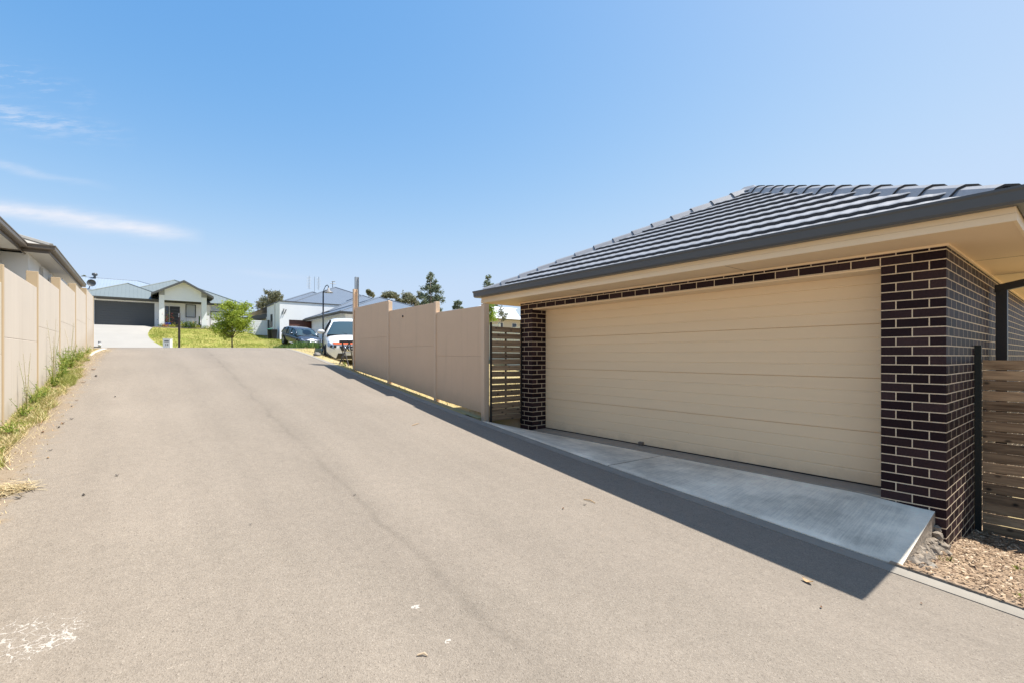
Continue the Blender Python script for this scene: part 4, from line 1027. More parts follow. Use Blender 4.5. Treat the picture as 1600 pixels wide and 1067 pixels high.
def tree(label, x, y, htop, blobs, n, leaf, lm, bm, trunk_r=.12, cat='tree', group=None, seed=1, name='tree', fork=None, clump=1.0, base=None):
    # blobs: (dx, dy, z above the ground, radius, vertical radius); leaf clumps sit on the ends of limbs
    rnd = random.Random(seed); gz = base if base is not None else H(x, y)
    t = thing(name, (x, y, gz), label, cat, group)
    tr = MB(); ftop = fork or htop * .45; lean = rnd.uniform(-.03, .03)
    pts_ = [(x, y, gz - .1), (x + lean*ftop, y, gz + ftop*.5), (x + lean*ftop*1.5, y, gz + ftop)]
    tr.tube(pts_, [trunk_r, trunk_r*.8, trunk_r*.62], 8)
    lf = MB(); tot = sum(b[3]**2 * b[4] for b in blobs)
    for (dx, dy, bz, r, rv) in blobs:
        c = Vector((x + dx, y + dy, gz + bz)); st = Vector(pts_[-1])
        mid = (st + c) / 2 + Vector((rnd.uniform(-.1, .1), rnd.uniform(-.1, .1), -.1)) * r
        tr.tube([st - Vector((0, 0, .02)), mid, c], [trunk_r*.45, trunk_r*.3, trunk_r*.12], 6)
        m = max(3, int(1.6 * n * r*r*rv / tot)); nc = max(5, int(14 * clump))
        ends = []
        for k in range(nc):
            d = Vector((rnd.gauss(0, 1), rnd.gauss(0, 1), rnd.gauss(0, 1) + .25)).normalized(); rr = rnd.uniform(.45, 1.0)
            e = c + Vector((d.x*r*rr, d.y*r*rr, d.z*rv*rr)); ends.append((e, rnd.uniform(.32, .55) * r))
            if k % 2 == 0: tr.tube([c, (c+e)/2 + Vector((0, 0, .05*r)), e], [trunk_r*.14, trunk_r*.09, trunk_r*.04], 4)
        for k in range(m):
            e, cr_ = rnd.choice(ends); q = Vector((rnd.gauss(0, .5), rnd.gauss(0, .5), rnd.gauss(0, .42))) * cr_
            leafq(lf, e + q, leaf * rnd.uniform(.6, 1.3), rnd)
    tr.build('trunk', bm, t, smooth=True); lf.build('crown', lm, t)
    return t
# small street tree in front of the portico house
tx, ty = atT(363, 34.5)
k34 = 34.5 / F
def blob(px, py, t, r, rv=None, x0=None, y0=None, g0=None, back=0):
    bx_, by_ = atT(px, t + back); return (bx_ - x0, by_ - y0, zz(py, t) - g0, r, rv or r)
gz = H(tx, ty)
bl = [blob(px, py, 34.5, r*k34, rv*k34, tx, ty, gz, bk) for px, py, r, rv, bk in
      ((363, 486, 17, 12, 0), (352, 500, 17, 12, .4), (374, 499, 17, 12, -.3), (382, 488, 11, 10, .2), (345, 514, 12, 9, -.3), (365, 512, 16, 9, .5), (382, 511, 12, 10, 0), (338, 510, 6, 6, .2), (388, 477, 6, 5, 0), (353, 524, 10, 5, 0))]
tree('small bright green tree with a thin brown trunk on the lawn before the portico', tx, ty, 3, bl, 8500, .068, LEAF_BRT, BARKD, .06, seed=3, name='street_tree', fork=zz(528, 34.5) - gz, group=None)
def bgtree(label, px, t, spec, n, leaf, lm, seed, tr=.18, base=None, fork=None, name='gum_tree'):
    x, y = atT(px, t); g = base if base is not None else H(x, y); k = t / F
    bl = [blob(a, b, t, r*k, rv*k, x, y, g, random.Random(a*7+b).uniform(-2, 2)) for a, b, r, rv in spec]
    tree(label, x, y, 8, bl, n, leaf, lm, BARK, tr, group='background gum trees', seed=seed, name=name, base=g, fork=fork or (zz(500, t) - g))
bgtree('sparse olive gum tree rising between the two white houses', 422, 80, [(423, 467, 13, 9), (412, 477, 9, 7), (433, 463, 8, 8), (418, 459, 6, 5), (430, 478, 9, 8), (407, 484, 5, 5), (437, 472, 5, 6), (425, 486, 8, 5)], 3600, .17, LEAF_EUC, 11)
bgtree('tall narrow dark green gum tree above the middle taupe panel', 674, 75, [(674, 440, 8, 9), (670, 452, 10, 9), (681, 455, 9, 9), (676, 468, 13, 9), (664, 466, 7, 7), (686, 470, 7, 8), (683, 484, 7, 9), (664, 478, 8, 6), (672, 432, 5, 5)], 4200, .16, LEAF_EUD, 12)
bgtree('rounded olive gum tree left of the tall narrow one', 640, 92, [(636, 463, 9, 6), (645, 470, 11, 6), (655, 464, 6, 5), (627, 474, 8, 5), (650, 476, 9, 5)], 2600, .19, LEAF_EUC, 13)
bgtree('rounded olive gum tree above the farthest taupe panel', 609, 90, [(605, 460, 8, 5), (613, 464, 8, 6), (600, 464, 6, 4), (621, 468, 6, 5)], 2000, .18, LEAF_EUC, 14)
bgtree('small distant gum tree above the blue hip roof', 578, 100, [(576, 458, 4.5, 3.5), (581, 462, 5, 4)], 700, .2, LEAF_EUC, 15)
bgtree('small green tree peeking over the nearest taupe panel', 716, 70, [(716, 475, 6, 4), (712, 481, 6, 4), (722, 482, 5, 4)], 1000, .15, LEAF_EUD, 16)
bgtree('slim gum tree rising behind the left tip of the tiled roof', 764, 66, [(763, 436, 4, 6), (761, 447, 6, 6), (768, 446, 5, 6), (766, 456, 7, 5), (766, 470, 8, 6), (772, 482, 9, 5), (760, 480, 6, 5), (781, 486, 6, 4), (782, 494, 4, 4)], 2400, .14, LEAF_EUD, 17)
bgtree('tiny distant treetop above the roofs at far left', 131, 110, [(131, 433, 2.6, 2.2)], 250, .2, LEAF_EUC, 18)
x, y = atT(766, 30)
tree('bright yellow green shrub behind the gate beside the taupe fence end', x, y, 2, [(0, 0, 2.9, .45, .5), (.2, .2, 2.3, .5, .4), (-.2, 0, 2.4, .4, .4)], 1500, .06, leafmat('lime leaf', (.16, .26, .02), (.34, .44, .05), (.5, .55, .12), .5, .4), BARKD, .05, 'shrub', seed=20, name='shrub')
x, y = atT(784, 45)
tree('thin twiggy young tree in front of the white roofed house', x, y, 3, [(0, 0, 3.6, .5, .6), (.2, .2, 4.2, .3, .5)], 350, .09, LEAF_EUC, BARKD, .05, seed=21, name='young_tree')
x, y = atT(854 - 0, 47)
# agapanthus-like tufts near the verge
def tuft(mb, x, y, z, n, h, spread, w, rnd, droop=.5):
    for k in range(n):
        a = rnd.uniform(0, 2*pi); l = h * rnd.uniform(.6, 1.2); s = spread * rnd.uniform(.3, 1.1)
        d = Vector((cos(a), sin(a), 0)); sd = Vector((-sin(a), cos(a), 0)) * w * rnd.uniform(.6, 1.2)
        p0 = Vector((x, y, z)) + d * s * .15 + Vector((rnd.gauss(0, 1), rnd.gauss(0, 1), 0)) * s * .15
        p1 = p0 + d * s * .45 + Vector((0, 0, l * .75)); p2 = p0 + d * s + Vector((0, 0, l * (1 - droop * rnd.uniform(.2, 1))))
        i = len(mb.v)
        mb.add([p0 - sd, p0 + sd, p1 + sd*.7, p1 - sd*.7, p2], [(0, 1, 2, 3), (3, 2, 4)])
rnd = random.Random(5)
GRN = leafmat('strap leaf', (.05, .11, .02), (.13, .22, .05), (.28, .30, .08), .45, .3)
lab = ['low green strap leaf clump at the left end of the driveway edge planting', 'dark green strap leaf clump under the rear of the grey wagon', 'spreading green clump in front of the grey wagon door', 'tall bushy strap leaf clump before the grey wagon front wheel', 'dense green clump below the grey wagon bonnet', 'short green clump beside the lamp post foot', 'wispy green clump right of the grey wagon nose']
for (px, t, s), l in zip(((437, 33.5, .5), (447, 32.5, .7), (458, 32, .6), (466, 31, 1.0), (478, 30, .9), (490, 29.5, .6), (500, 28, .6)), lab):
    x, y = atT(px, t); m = MB(); z = max(H(x, y), zz(543.5, t) - .15) if px < 470 else H(x, y)
    z = H(x, y)
    for q in range(7): tuft(m, x + rnd.gauss(0, .3), y + rnd.gauss(0, .3), z, 22, .5 * s + .25, .35 * s + .1, .013, rnd)
    tagp(m.build('strap_leaf_plant', GRN, origin=(x, y, z)), l, 'plant', 'green clumps along the driveway edge')
# lawn in front of the portico house
LAWN = mat('patchy lawn', (.20, .23, .025), .95, col2=(.36, .30, .08), nscale=.9, bump=.8, bscale=18., detail=10.)
mb = MB(); 
for j in range(40):
    ya, yb = 35 + j*.55, 35 + (j+1)*.55
    for i in range(24):
        def px_(f, y): a = lawnL(y); return a + (X0 - .7 - a) * f
        q = [(px_(i/24, ya), ya), (px_((i+1)/24, ya), ya), (px_((i+1)/24, yb), yb), (px_(i/24, yb), yb)]
        mb.face([(x, y, H(x, y) + .035) for x, y in q])
structure(mb, 'lawn', LAWN, smooth=True, fixn=True)
def blades(name, mats, n, fn, h, w, seed, kind='stuff', lean=.5):
    r_ = random.Random(seed); m = MB()
    for i in range(n):
        p = fn(r_)
        if p is None: continue
        x, y, sc = p; z = H(x, y); a = r_.uniform(0, 2*pi); l = h * sc * r_.uniform(.4, 1.2)
        d = Vector((cos(a), sin(a), 0)) * l * lean * r_.uniform(.2, 1.2); s_ = Vector((-sin(a), cos(a), 0)) * w * r_.uniform(.6, 1.3)
        b0 = Vector((x, y, z)); m.face([b0 - s_, b0 + s_, b0 + d + Vector((0, 0, l))])
    o = m.build(name, mats); o['kind'] = kind
    return o
GL = leafmat('lawn blade', (.13, .18, .02), (.27, .30, .04), (.50, .42, .14), .7, .3)
GD = leafmat('dry blade', (.34, .26, .13), (.54, .43, .24), (.27, .26, .08), .8, .2)
def flawn(r):
    y = r.uniform(36, 56.5); x = r.uniform(lawnL(y) + .05, X0 - .75)
    c = noise.noise(Vector((x*.5, y*.5, 0))); return (x, y, 1 + .6*c)
blades('lawn_grass', GL, 34000, flawn, .12, .02, 31, lean=.6)
def fver(r):
    y = r.uniform(8, 32); x = r.uniform(4.5, 15)
    if x < kerbx(y) + .06: return None
    return (x, y, 1 + .8 * noise.noise(Vector((x, y, 5))))
blades('verge_grass', GD, 22000, fver, .08, .008, 32, lean=.9)
def fback(r):
    x = r.uniform(4.95, 9.5); y = r.uniform(7, 13.4); return (x, y, 1)
blades('yard_grass', GD, 9000, fback, .09, .006, 33, lean=.9)
# weeds at the foot of the left wall
WEED = leafmat('weed blade', (.15, .19, .035), (.38, .37, .10), (.62, .52, .24), .7, .3)
DRY = leafmat('dry straw', (.42, .32, .15), (.66, .55, .33), (.45, .25, .10), .8, .1)
def fwe(r):
    y = 5.2 + 17.5 * r.random() ** 1.15; w = lerpt([(5, .33), (7.5, .26), (10, .34), (13, .38), (16, .26), (19, .14), (22.5, .10)], y) * (1 + .45*noise.noise(Vector((y*1.3, 0, 1))))
    x = -1.39 + w * r.random() ** .8
    d = noise.noise(Vector((x*2.5, y*1.1, 7)))
    if d < -.12: return None
    return (x, y, lerpt([(5, .8), (9, .8), (11, 1.2), (13, 1.35), (16, 1.0), (19, .7), (22, .5)], y) * (.75 + .9*max(0, d)) * (1.25 - (x + 1.4) * 1.6))
blades('weeds', WEED, 30000, fwe, .085, .004, 34, lean=1.5)
def fdry(r):
    y = 4.2 + 18 * r.random() ** 1.2; x = -1.39 + abs(r.gauss(0, .22)) + .05
    if x > -.80: return None
    return (x, y, .55)
blades('dead_thatch', DRY, 9000, lambda r: (lambda p: None if p is None or noise.noise(Vector((p[0]*3, p[1]*.8, 2))) < -.05 else (p[0] + abs(r.gauss(0, .03)), p[1], .8))(fwe(r)), .11, .0035, 44, lean=1.9)
blades('dry_straw', DRY, 7000, fdry, .045, .003, 35, lean=2.2)
x, y, z, t = ground_at(14, 765)
m = MB(); rnd = random.Random(8)
for k in range(420):
    a = rnd.uniform(0, 2*pi); l = rnd.uniform(.03, .12); px, py = x + rnd.gauss(0, .07), y + rnd.gauss(-.05, .07); zb = H(px, py) + rnd.uniform(.0, .03)
    d = Vector((cos(a), sin(a), rnd.uniform(-.05, .15))) * l; s_ = Vector((-sin(a), cos(a), 0)) * .002; c = Vector((px, py, zb + .005)); m.face([c-d-s_, c-d+s_, c+d+s_, c+d-s_])
tagp(m.build('straw_clump', DRY, origin=(x, y, z)), 'flat clump of dry straw on the asphalt at the left picture edge', 'straw')
def stem_plant(x, y, h, n, label, seed, lm, leaf=.035, group='leafy weeds along the cream wall', spread=.22, flower=False):
    r_ = random.Random(seed); z = H(x, y); t = thing('weed_plant', (x, y, z), label, 'weed', group); st = MB(); lf = MB()
    for k in range(n):
        a = r_.uniform(0, 2*pi); s = spread * r_.uniform(.2, 1); hh = h * r_.uniform(.55, 1.1)
        p = [Vector((x, y, z)), Vector((x + cos(a)*s*.4, y + sin(a)*s*.4, z + hh*.55)), Vector((x + cos(a)*s, y + sin(a)*s, z + hh))]
        st.tube(p, [.004, .003, .0015], 4, cap=False)
        for j in range(int(hh / .026)):
            f = r_.random() ** .8
            q = p[0].lerp(p[1], f*2) if f < .5 else p[1].lerp(p[2], f*2-1)
            leafq(lf, q + Vector((r_.gauss(0, .02), r_.gauss(0, .02), 0)), leaf * r_.uniform(.5, 1.2) * (1.15 - f*.7), r_)
    st.build('stem', lm, t); lf.build('foliage', lm, t)
WLF = leafmat("weed leaf", (.12, .19, .03), (.30, .37, .06), (.56, .52, .14), .6, .35)
WSD = leafmat('seeding weed', (.34, .30, .14), (.58, .50, .30), (.26, .30, .08), .7, .2)
for i, (y, h, n, l) in enumerate(((9.9, .42, 12, 'low leafy weed below the first wall post'), (10.4, .36, 9, 'small leafy weed just past the first wall post'), (12.4, .62, 16, 'bushy green weed by the second wall panel'), (13.2, .72, 18, 'tallest bushy green weed at the second wall post'),
                                  (14.2, .60, 14, 'rounded green weed by the third wall panel'), (15.3, .48, 12, 'green weed near the third wall post'), (18.2, .36, 9, 'small green weed toward the far wall end'), (6.9, .2, 9, 'low green weed nearest the left picture edge'), (8.0, .24, 11, 'small leafy weed halfway along the nearest visible wall panel'), (9.0, .32, 12, 'leafy green weed just before the first wall post'), (11.6, .5, 14, 'green weed at the start of the second wall panel'), (12.9, .66, 16, 'dense weed between the two tallest wall weeds'), (16.3, .4, 10, 'yellowish green weed past the third wall panel'))):
    stem_plant(LX + .12 + .02 * (i % 3), y, h * .8, n, l, 40 + i, WLF, .03)
for i, (y, h, n, l) in enumerate(((9.5, .75, 5, 'thin dry seeding weed before the first wall panel'), (12.0, 1.15, 6, 'tall thin seeding weed standing against the second wall panel'), (14.6, .9, 4, 'thin seeding weed by the third wall post'))):
    stem_plant(LX + .1, y, h, n, l, 60 + i, WSD, .012, spread=.14)
r_ = random.Random(3)
for i in range(10):
    px, py, l = [(1468, 878, 'green weed tuft in the mulch beside the apron corner'), (1486, 880, 'small green seedling in the mulch right of the apron'), (1440, 872, 'pale green weed at the rough apron edge'), (1590, 893, 'yellowish weed in the mulch at the right picture edge'), (1600, 940, 'green weed at the kerb by the right picture edge'),
             (540, 573, 'green weed at the feet of the folding trestle'), (1560, 705, 'weed'), (515, 556, 'pale weed beside the white car wheel'), (523, 559, 'short weed under the white car bumper'), (880, 660, 'x')][i]
    if px in (1560, 880): continue
    q = ground_at(px, py)
    if q: stem_plant(q[0], q[1], .06 if px > 1000 else .2, 7, l, 80 + i, WLF, .018 if px > 1000 else .03, group='small weeds beside the kerb', spread=.06 if px > 1000 else .15)

# fallen leaves and pebbles on the lane
LFM = [mat('dead leaf brown', (.20, .10, .045), .7), mat('dead leaf tan', (.42, .27, .13), .7), mat('dark grit', (.05, .045, .04), .8), mat('white chip', (.66, .63, .58), .8)]
def leafobj(px, py, L, m, label, cat, name, group):
    q = ground_at(px, py)
    if not q: return
    x, y, z, t = q; a = random.uniform(0, pi); mb = MB(); n = 6; pts2 = []
    for k in range(n + 1):
        f = k / n; w = L * .26 * sin(pi * min(1, f * .96 + .02)) ** .8; c = .5 * L * .5 * (1 - cos(pi*(f-.5)*1.3)) * .6
        d = (f - .5) * L; pts2.append((d, w, c))
    vs = []
    for d, w, c in pts2:
        for s_ in (-1, 0, 1):
            vs.append((x + d*cos(a) - s_*w*sin(a), y + d*sin(a) + s_*w*cos(a), H(x, y) + .006 + c + abs(s_)*L*.07))
    mb.add(vs, [(3*k+j, 3*k+j+1, 3*k+j+4, 3*k+j+3) for k in range(n) for j in range(2)])
    o = mb.build(name, m, origin=(x, y, z)); tagp(o, label, cat, group)
leafobj(1262, 911, .075, LFM[1], 'curled brown leaf lying on the asphalt near the shadow corner', 'leaf', 'fallen_leaf', 'fallen leaves on the lane')
SPK = ['near the third left wall post', 'beside the right hand shadow corner, small and brown', 'in the middle of the lane above the long seam', 'close under the dense weeds of the left wall', 'just below the left weeds, paired with a darker one', 'dark one right of the paired leaves', 'dark one left of the paired leaves', 'hard against the left weeds at the second wall panel', 'dark one a step out from the nearest weeds', 'tan one nearest the straw clump', 'dark one alone in the left half of the lane', 'at the edge of the weeds under the tallest one', 'brown one tucked at the nearest weed edge', 'brown streak by the far weeds', 'dark streak further up by the far weeds', 'last brown one before the bright kerb end', 'brown one on the sunlit asphalt below the taupe fence', 'dark one on the sunlit asphalt below the taupe fence', 'dark one right of the straw clump', 'dark one directly beside the straw clump', 'tiny dark one left of the long seam in the foreground', 'lowest one at the right, close to the kerb']
for i, (px, py, L, mi) in enumerate(((183, 744, .04, 2), (1283, 951, .025, 0), (554, 774, .03, 2), (120, 626, .05, 0), (98, 662, .06, 0), (112, 655, .05, 2), (92, 668, .05, 2), (67, 676, .05, 0), (79, 704, .04, 2), (75, 716, .04, 1), (180, 620, .05, 2), (112, 635, .04, 2), (62, 652, .05, 0), (130, 598, .08, 0), (150, 588, .09, 2), (146, 578, .1, 0), (880, 795, .03, 0), (914, 790, .03, 2), (131, 775, .04, 2), (29, 780, .05, 2), (392, 821, .02, 2), (1440, 944, .02, 0))):
    leafobj(px, py, L, LFM[mi], 'dead leaf on the asphalt, ' + SPK[i], 'leaf', 'fallen_leaf', 'specks scattered on the lane')
# sticks
for i, (pa_, pb_, l) in enumerate((((652, 1026), (668, 1029), 'short pale twig on the asphalt at the bottom of the picture'), ((912, 781), (930, 787), 'thin brown twig on the sunlit asphalt beside the shadow edge'), ((644, 665), (655, 662), 'dark twig on the shaded strip of asphalt beside the taupe fence'))):
    a, b = ground_at(*pa_), ground_at(*pb_)
    m_ = ((a[0]+b[0])/2 + .01, (a[1]+b[1])/2, (a[2]+b[2])/2 + .014)
    tagp(MB().tube([(a[0], a[1], a[2]+.006), m_, (b[0], b[1], b[2]+.006)], [.004, .005, .003], 6).build('twig', LFM[1] if i else mat('pale twig', (.5, .38, .25), .8), origin=a[:3]), l, 'twig', 'twigs on the lane')
# broken concrete lumps beside the apron edge
def rock(px, py, s, m, label, name='rock', group=None, sq=.6, seed=1, off=0):
    q = ground_at(px, py)
    x, y, z, t = q; me = bmesh.new(); bmesh.ops.create_icosphere(me, subdivisions=3, radius=1)
    for v_ in me.verts:
        p = v_.co; d = 1 + .28*noise.noise(p*1.3 + Vector((seed*5, 0, 0))) + .08*noise.noise(p*5); v_.co = Vector((p.x*d*s, p.y*d*s*.8, p.z*d*s*sq))
    mesh = bpy.data.meshes.new(name); me.to_mesh(mesh); me.free(); mesh.materials.append(m)
    o = bpy.data.objects.new(name, mesh); COL.objects.link(o); o.location = (x, y, z + s*sq*.45); o.rotation_euler.z = seed*1.7
    tagp(o, label, 'rock' if name == 'rock' else 'rubble', group)
rock(1452, 888, 0.068, KERB, 'grey broken concrete piece lying in the mulch by the apron corner', 'concrete_lump', seed=2, sq=.45)
rock(1436, 868, 0.075, ROUGHC, 'rough lump of spilled concrete against the apron side', 'concrete_lump', seed=3)
rock(1447, 856, 0.090, ROUGHC, 'larger spilled concrete lump under the raised apron edge', 'concrete_lump', seed=4)
rock(1460, 842, 0.060, ROUGHC, 'small concrete lump at the foot of the brick pier', 'concrete_lump', seed=5)
rock(1425, 878, 0.060, ROUGHC, 'crumbled concrete bit at the kerb end of the apron side', 'concrete_lump', seed=6)
rock(495.5, 556, .125, mat('grey boulder', (.20, .18, .155), .9, noise_amt=.3, nscale=5., bump=.5, bscale=12.), 'grey boulder on the dry verge beside the white car wheel', seed=7, sq=.75)

# ================================================================== STREET THINGS
# street lamp
lx, ly = atT(505, 37.5); lz = H(lx, ly); lt = zz(456, 37.5)
lp = thing('street_lamp', (lx, ly, lz), 'black street lamp with swan neck arm standing by the grey wagon', 'street lamp', 'street lamps')
MB().tube([(lx, ly, lz-.2), (lx, ly, lz+1.2), (lx, ly, lt)], [.09, .065, .05], 10).build('pole', BLACK, lp, smooth=True)
RX, RY = CA, -SA
arm = [(lx + RX*a, ly + RY*a, lt + b) for a, b in ((0, -.25), (.06, .15), (.18, .42), (.32, .52), (.42, .42), (.43, .25))]
MB().tube(arm, .035, 7).tube([(lx, ly, lt-.15), (lx+RX*.2, ly+RY*.2, lt+.12), (lx+RX*.3, ly+RY*.3, lt+.1)], .02, 5).build('arm', BLACK, lp)
hx, hy_ = lx + RX*.43, ly + RY*.43
hd = MB().lathe([(.02, .28), (.06, .26), (.09, .1), (.16, .03), (.34, -.08), (.36, -.12), (.33, -.11), (.0, .0)], (hx, hy_, lt+.02), 18).build('lamp_shade', mat('lamp shade grey', (.22, .21, .20), .4), lp, smooth=True)
MB().lathe([(0, -.16), (.1, -.14), (.14, -.08), (0, -.04)], (hx, hy_, lt+.02), 12).build('lens', mat('lamp lens', (.6, .6, .58), .2), hd, smooth=True)
MB().box(lx-.09, lx+.09, ly-.09, ly+.09, lz-.1, lz+.25).build('base', mat('painted lamp foot', (.6, .6, .58), .6), lp, bevel=.01)
# second, distant lamp
l2x, l2y = atT(403, 66); t2 = zz(482, 66)
l2 = thing('street_lamp', (l2x, l2y, E+2.3), 'distant slim street lamp with long arm seen between the small tree and the gum', 'street lamp', 'street lamps')
MB().tube([(l2x, l2y, E+2), (l2x, l2y, t2)], [.07, .05], 8).build('pole', BLACK, l2)
MB().tube([(l2x - RX*a, l2y - RY*a, t2 + b) for a, b in ((0, -.3), (.1, .05), (.4, .2), (.75, .1))], .035, 6).build('arm', BLACK, l2)
MB().lathe([(.03, .15), (.08, .0), (.22, -.1), (0, -.08)], (l2x - RX*.78, l2y - RY*.78, t2), 10).build('lamp_shade', BLACK, l2)
# letterbox with number
mx_, my_ = atT(262, 33.5); mz_ = zz(529, 33.5)
lb = thing('letterbox', (mx_, my_, mz_-1.0), 'white rendered letterbox pillar with slot and house number below the portico lawn', 'letterbox', rz=R(-25))
lb['_local'] = 1
MB().box(-.24, .24, -.16, .16, -.3, .97).build('pillar', WHITE, lb, bevel=.01)
MB().box(-.26, .26, -.18, .18, .971, 1.0).build('cap', WHITE, lb, bevel=.006)
MB().box(-.14, .14, -.172, -.161, .76, .84).build('mail_slot', DOORG, lb)
def text(s, size, m, parent, loc, rot, name='number', ext=.004):
    cu = bpy.data.curves.new(name, 'FONT'); cu.body = s; cu.size = size; cu.extrude = ext; cu.align_x = 'CENTER'; cu.align_y = 'CENTER'
    o = bpy.data.objects.new(name, cu); COL.objects.link(o)
    dg = bpy.context.evaluated_depsgraph_get(); me = bpy.data.meshes.new_from_object(o.evaluated_get(dg)); bpy.data.objects.remove(o)
    o = bpy.data.objects.new(name, me); COL.objects.link(o); me.materials.clear(); me.materials.append(m); o.parent = parent; o.location = loc; o.rotation_euler = rot
    return o
text('14', .24, DOORG, lb, (0, -.166, .55), (pi/2, 0, 0))
# marker post
qx, qy = atT(280, 29.5); qz = H(qx, qy); qt = zz(489.5, 29.5)
mp_ = thing('marker_post', (qx, qy, qz), 'dark brown timber post with small white number plate standing before the portico house', 'post', rz=R(-20))
mp_['_local'] = 1
PB = mat('dark painted post', (.035, .022, .020), .6)
MB().box(-.05, .05, -.05, .05, -.3, qt-qz).build('post', PB, mp_, bevel=.006)
pl = MB().box(-.045, .045, -.062, -.051, qt-qz-.29, qt-qz-.02).build('number_plate', DOORG, mp_)
text('4', .12, WHITE, pl, (0, -.064, qt-qz-.09), (pi/2, 0, 0)); text('2', .12, WHITE, pl, (0, -.064, qt-qz-.22), (pi/2, 0, 0))
# low grey pit and bollard at the far end of the cream wall
bx_, by_ = atT(155.6, 28.5); bz_ = H(bx_, by_)
bo = thing('bollard', (bx_, by_, zz(545, 28.5)), 'short dark bollard with white band beyond the far end of the cream wall', 'bollard')
zb_ = zz(545, 28.5)
MB().tube([(bx_, by_, zb_-.4), (bx_, by_, zb_+.46)], .07, 10).build('post', DOORG, bo, smooth=True)
MB().tube([(bx_, by_, zb_+.18), (bx_, by_, zb_+.34)], .076, 10).build('band', WHITE, bo, smooth=True)
bx_, by_ = atT(149.5, 27); zb_ = zz(546, 27)
tagp(MB().box(bx_-.22, bx_+.22, by_-.15, by_+.15, zb_-.5, zb_+.18).build('service_box', GR, origin=(bx_, by_, zb_), bevel=.01), 'low dark grey service box at the far foot of the cream wall', 'utility box')
# wheelie bins by the white house
def bin_(x, y, rz, lid, label):
    z = H(x, y) if y < 50 else H(x, y); t = thing('wheelie_bin', (x, y, z), label, 'bin', 'wheelie bins beside the white house', rz=rz); t['_local'] = 1
    w0, w1, d0, d1 = .20, .27, .24, .33
    MB().hexa([(-w0, -d0, .06), (w0, -d0, .06), (w0, d0, .06), (-w0, d0, .06)], [(-w1, -d1, .98), (w1, -d1, .98), (w1, d1, .98), (-w1, d1, .98)]).build('body', BLACK, t, bevel=.02)
    MB().hexa([(-w1-.02, -d1-.03, .985), (w1+.02, -d1-.03, .985), (w1+.02, d1+.04, .985), (-w1-.02, d1+.04, .985)], [(-w1, -d1, 1.04), (w1, -d1, 1.04), (w1*.9, d1, 1.10), (-w1*.9, d1, 1.10)]).build('lid', lid, t, bevel=.015)
    for s_ in (-1, 1): MB().tube([(s_*.20, .25, .1), (s_*.25, .25, .1)], .1, 12).build('wheel', BLACK, t)
    MB().tube([(-.22, d1+.06, .95), (.22, d1+.06, .95)], .018, 6).build('handle', BLACK, t)
GLID = mat('green lid', (.03, .20, .12), .5)
for (px, yy_, lid, l) in ((422.5, 50.6, GLID, 'black wheelie bin with green lid nearest the white slat fence'), (428.5, 49.9, BLACK, 'black wheelie bin with dark lid beside the white house wall')):
    x, t = onY(px, yy_); bin_(x, yy_, R(-8), lid, l)
# folding trestle
q = ground_at(540, 571); x, y, z, t = q
tr = thing('trestle', (x, y, z), 'dark folding trestle stand on the dry verge beside the open fence end', 'trestle', rz=R(-38)); tr['_local'] = 1
DK = mat('dark trestle steel', (.06, .05, .045), .5)
hh = zz(534, t) - z
def leg(a, b, r=.014): return MB().tube([a, b], r, 6)
leg((-.16, -.14, 0), (.10, .05, hh), .018).build('leg', DK, tr); leg((.14, -.14, 0), (-.12, .05, hh), .018).build('leg', DK, tr)
leg((-.14, .24, 0), (-.12, .05, hh), .016).build('leg', DK, tr); leg((.16, .24, 0), (.10, .05, hh), .016).build('leg', DK, tr)
MB().box(-.20, .26, .01, .08, hh - .03, hh + .05).build('crossbar', DK, tr, bevel=.006)
MB().tube([(-.1, -.1, hh*.38), (.09, -.1, hh*.38)], .010, 6).build('brace', DK, tr)

# garden things on the porch
POTB = mat('blue glazed pot', (.01, .06, .42), .15, spec=.8)
POTD = mat('dark blue glazed pot', (.012, .03, .16), .15, spec=.8)
pzz = fl - .06
def pot(px, yy_, r, h, m, label, plant, seed, hz=None):
    x, t_ = onY(px, yy_); z = pzz; t = thing('potted_plant', (x, yy_, z), label, 'potted plant', 'plants along the porch')
    MB().lathe([(0, 0), (r*.6, 0), (r*.95, h*.5), (r, h*.85), (r*1.08, h*.92), (r*1.08, h), (r*.95, h), (r*.9, h*.9), (0, h*.88)], (x, yy_, z), 18).build('pot', m, t, smooth=True)
    r_ = random.Random(seed); l = MB()
    plant(l, x, yy_, z + h*.9, r_)
    l.build('foliage', [LEAF_SHR, mat('red bloom', (.6, .10, .05), .6)], t)
def bloom(l, x, y, z, r_):
    for k in range(260):
        l.m = 1 if r_.random() < .3 else 0
        leafq(l, Vector((x + r_.gauss(0, .28), y + r_.gauss(0, .2), z + abs(r_.gauss(.45, .35)))), .05, r_)
    l.m = 0; l.tube([(x, y, z), (x+.05, y, z+.9)], .02, 5)
def spiky(l, x, y, z, r_): tuft(l, x, y, z, 40, .45, .4, .03, r_)
def cactus(l, x, y, z, r_): l.tube([(x, y, z-.05), (x+.02, y, z+.85)], .06, 8); tuft(l, x, y, z, 16, .3, .25, .02, r_)
pot(262.3, 56.0, .24, .42, POTB, 'bright blue glazed pot with red flowering plant by the entry door', bloom, 1)
pot(311.3, 56.0, .22, .38, POTD, 'dark blue glazed pot with cactus beside the right portico pillar', cactus, 2)
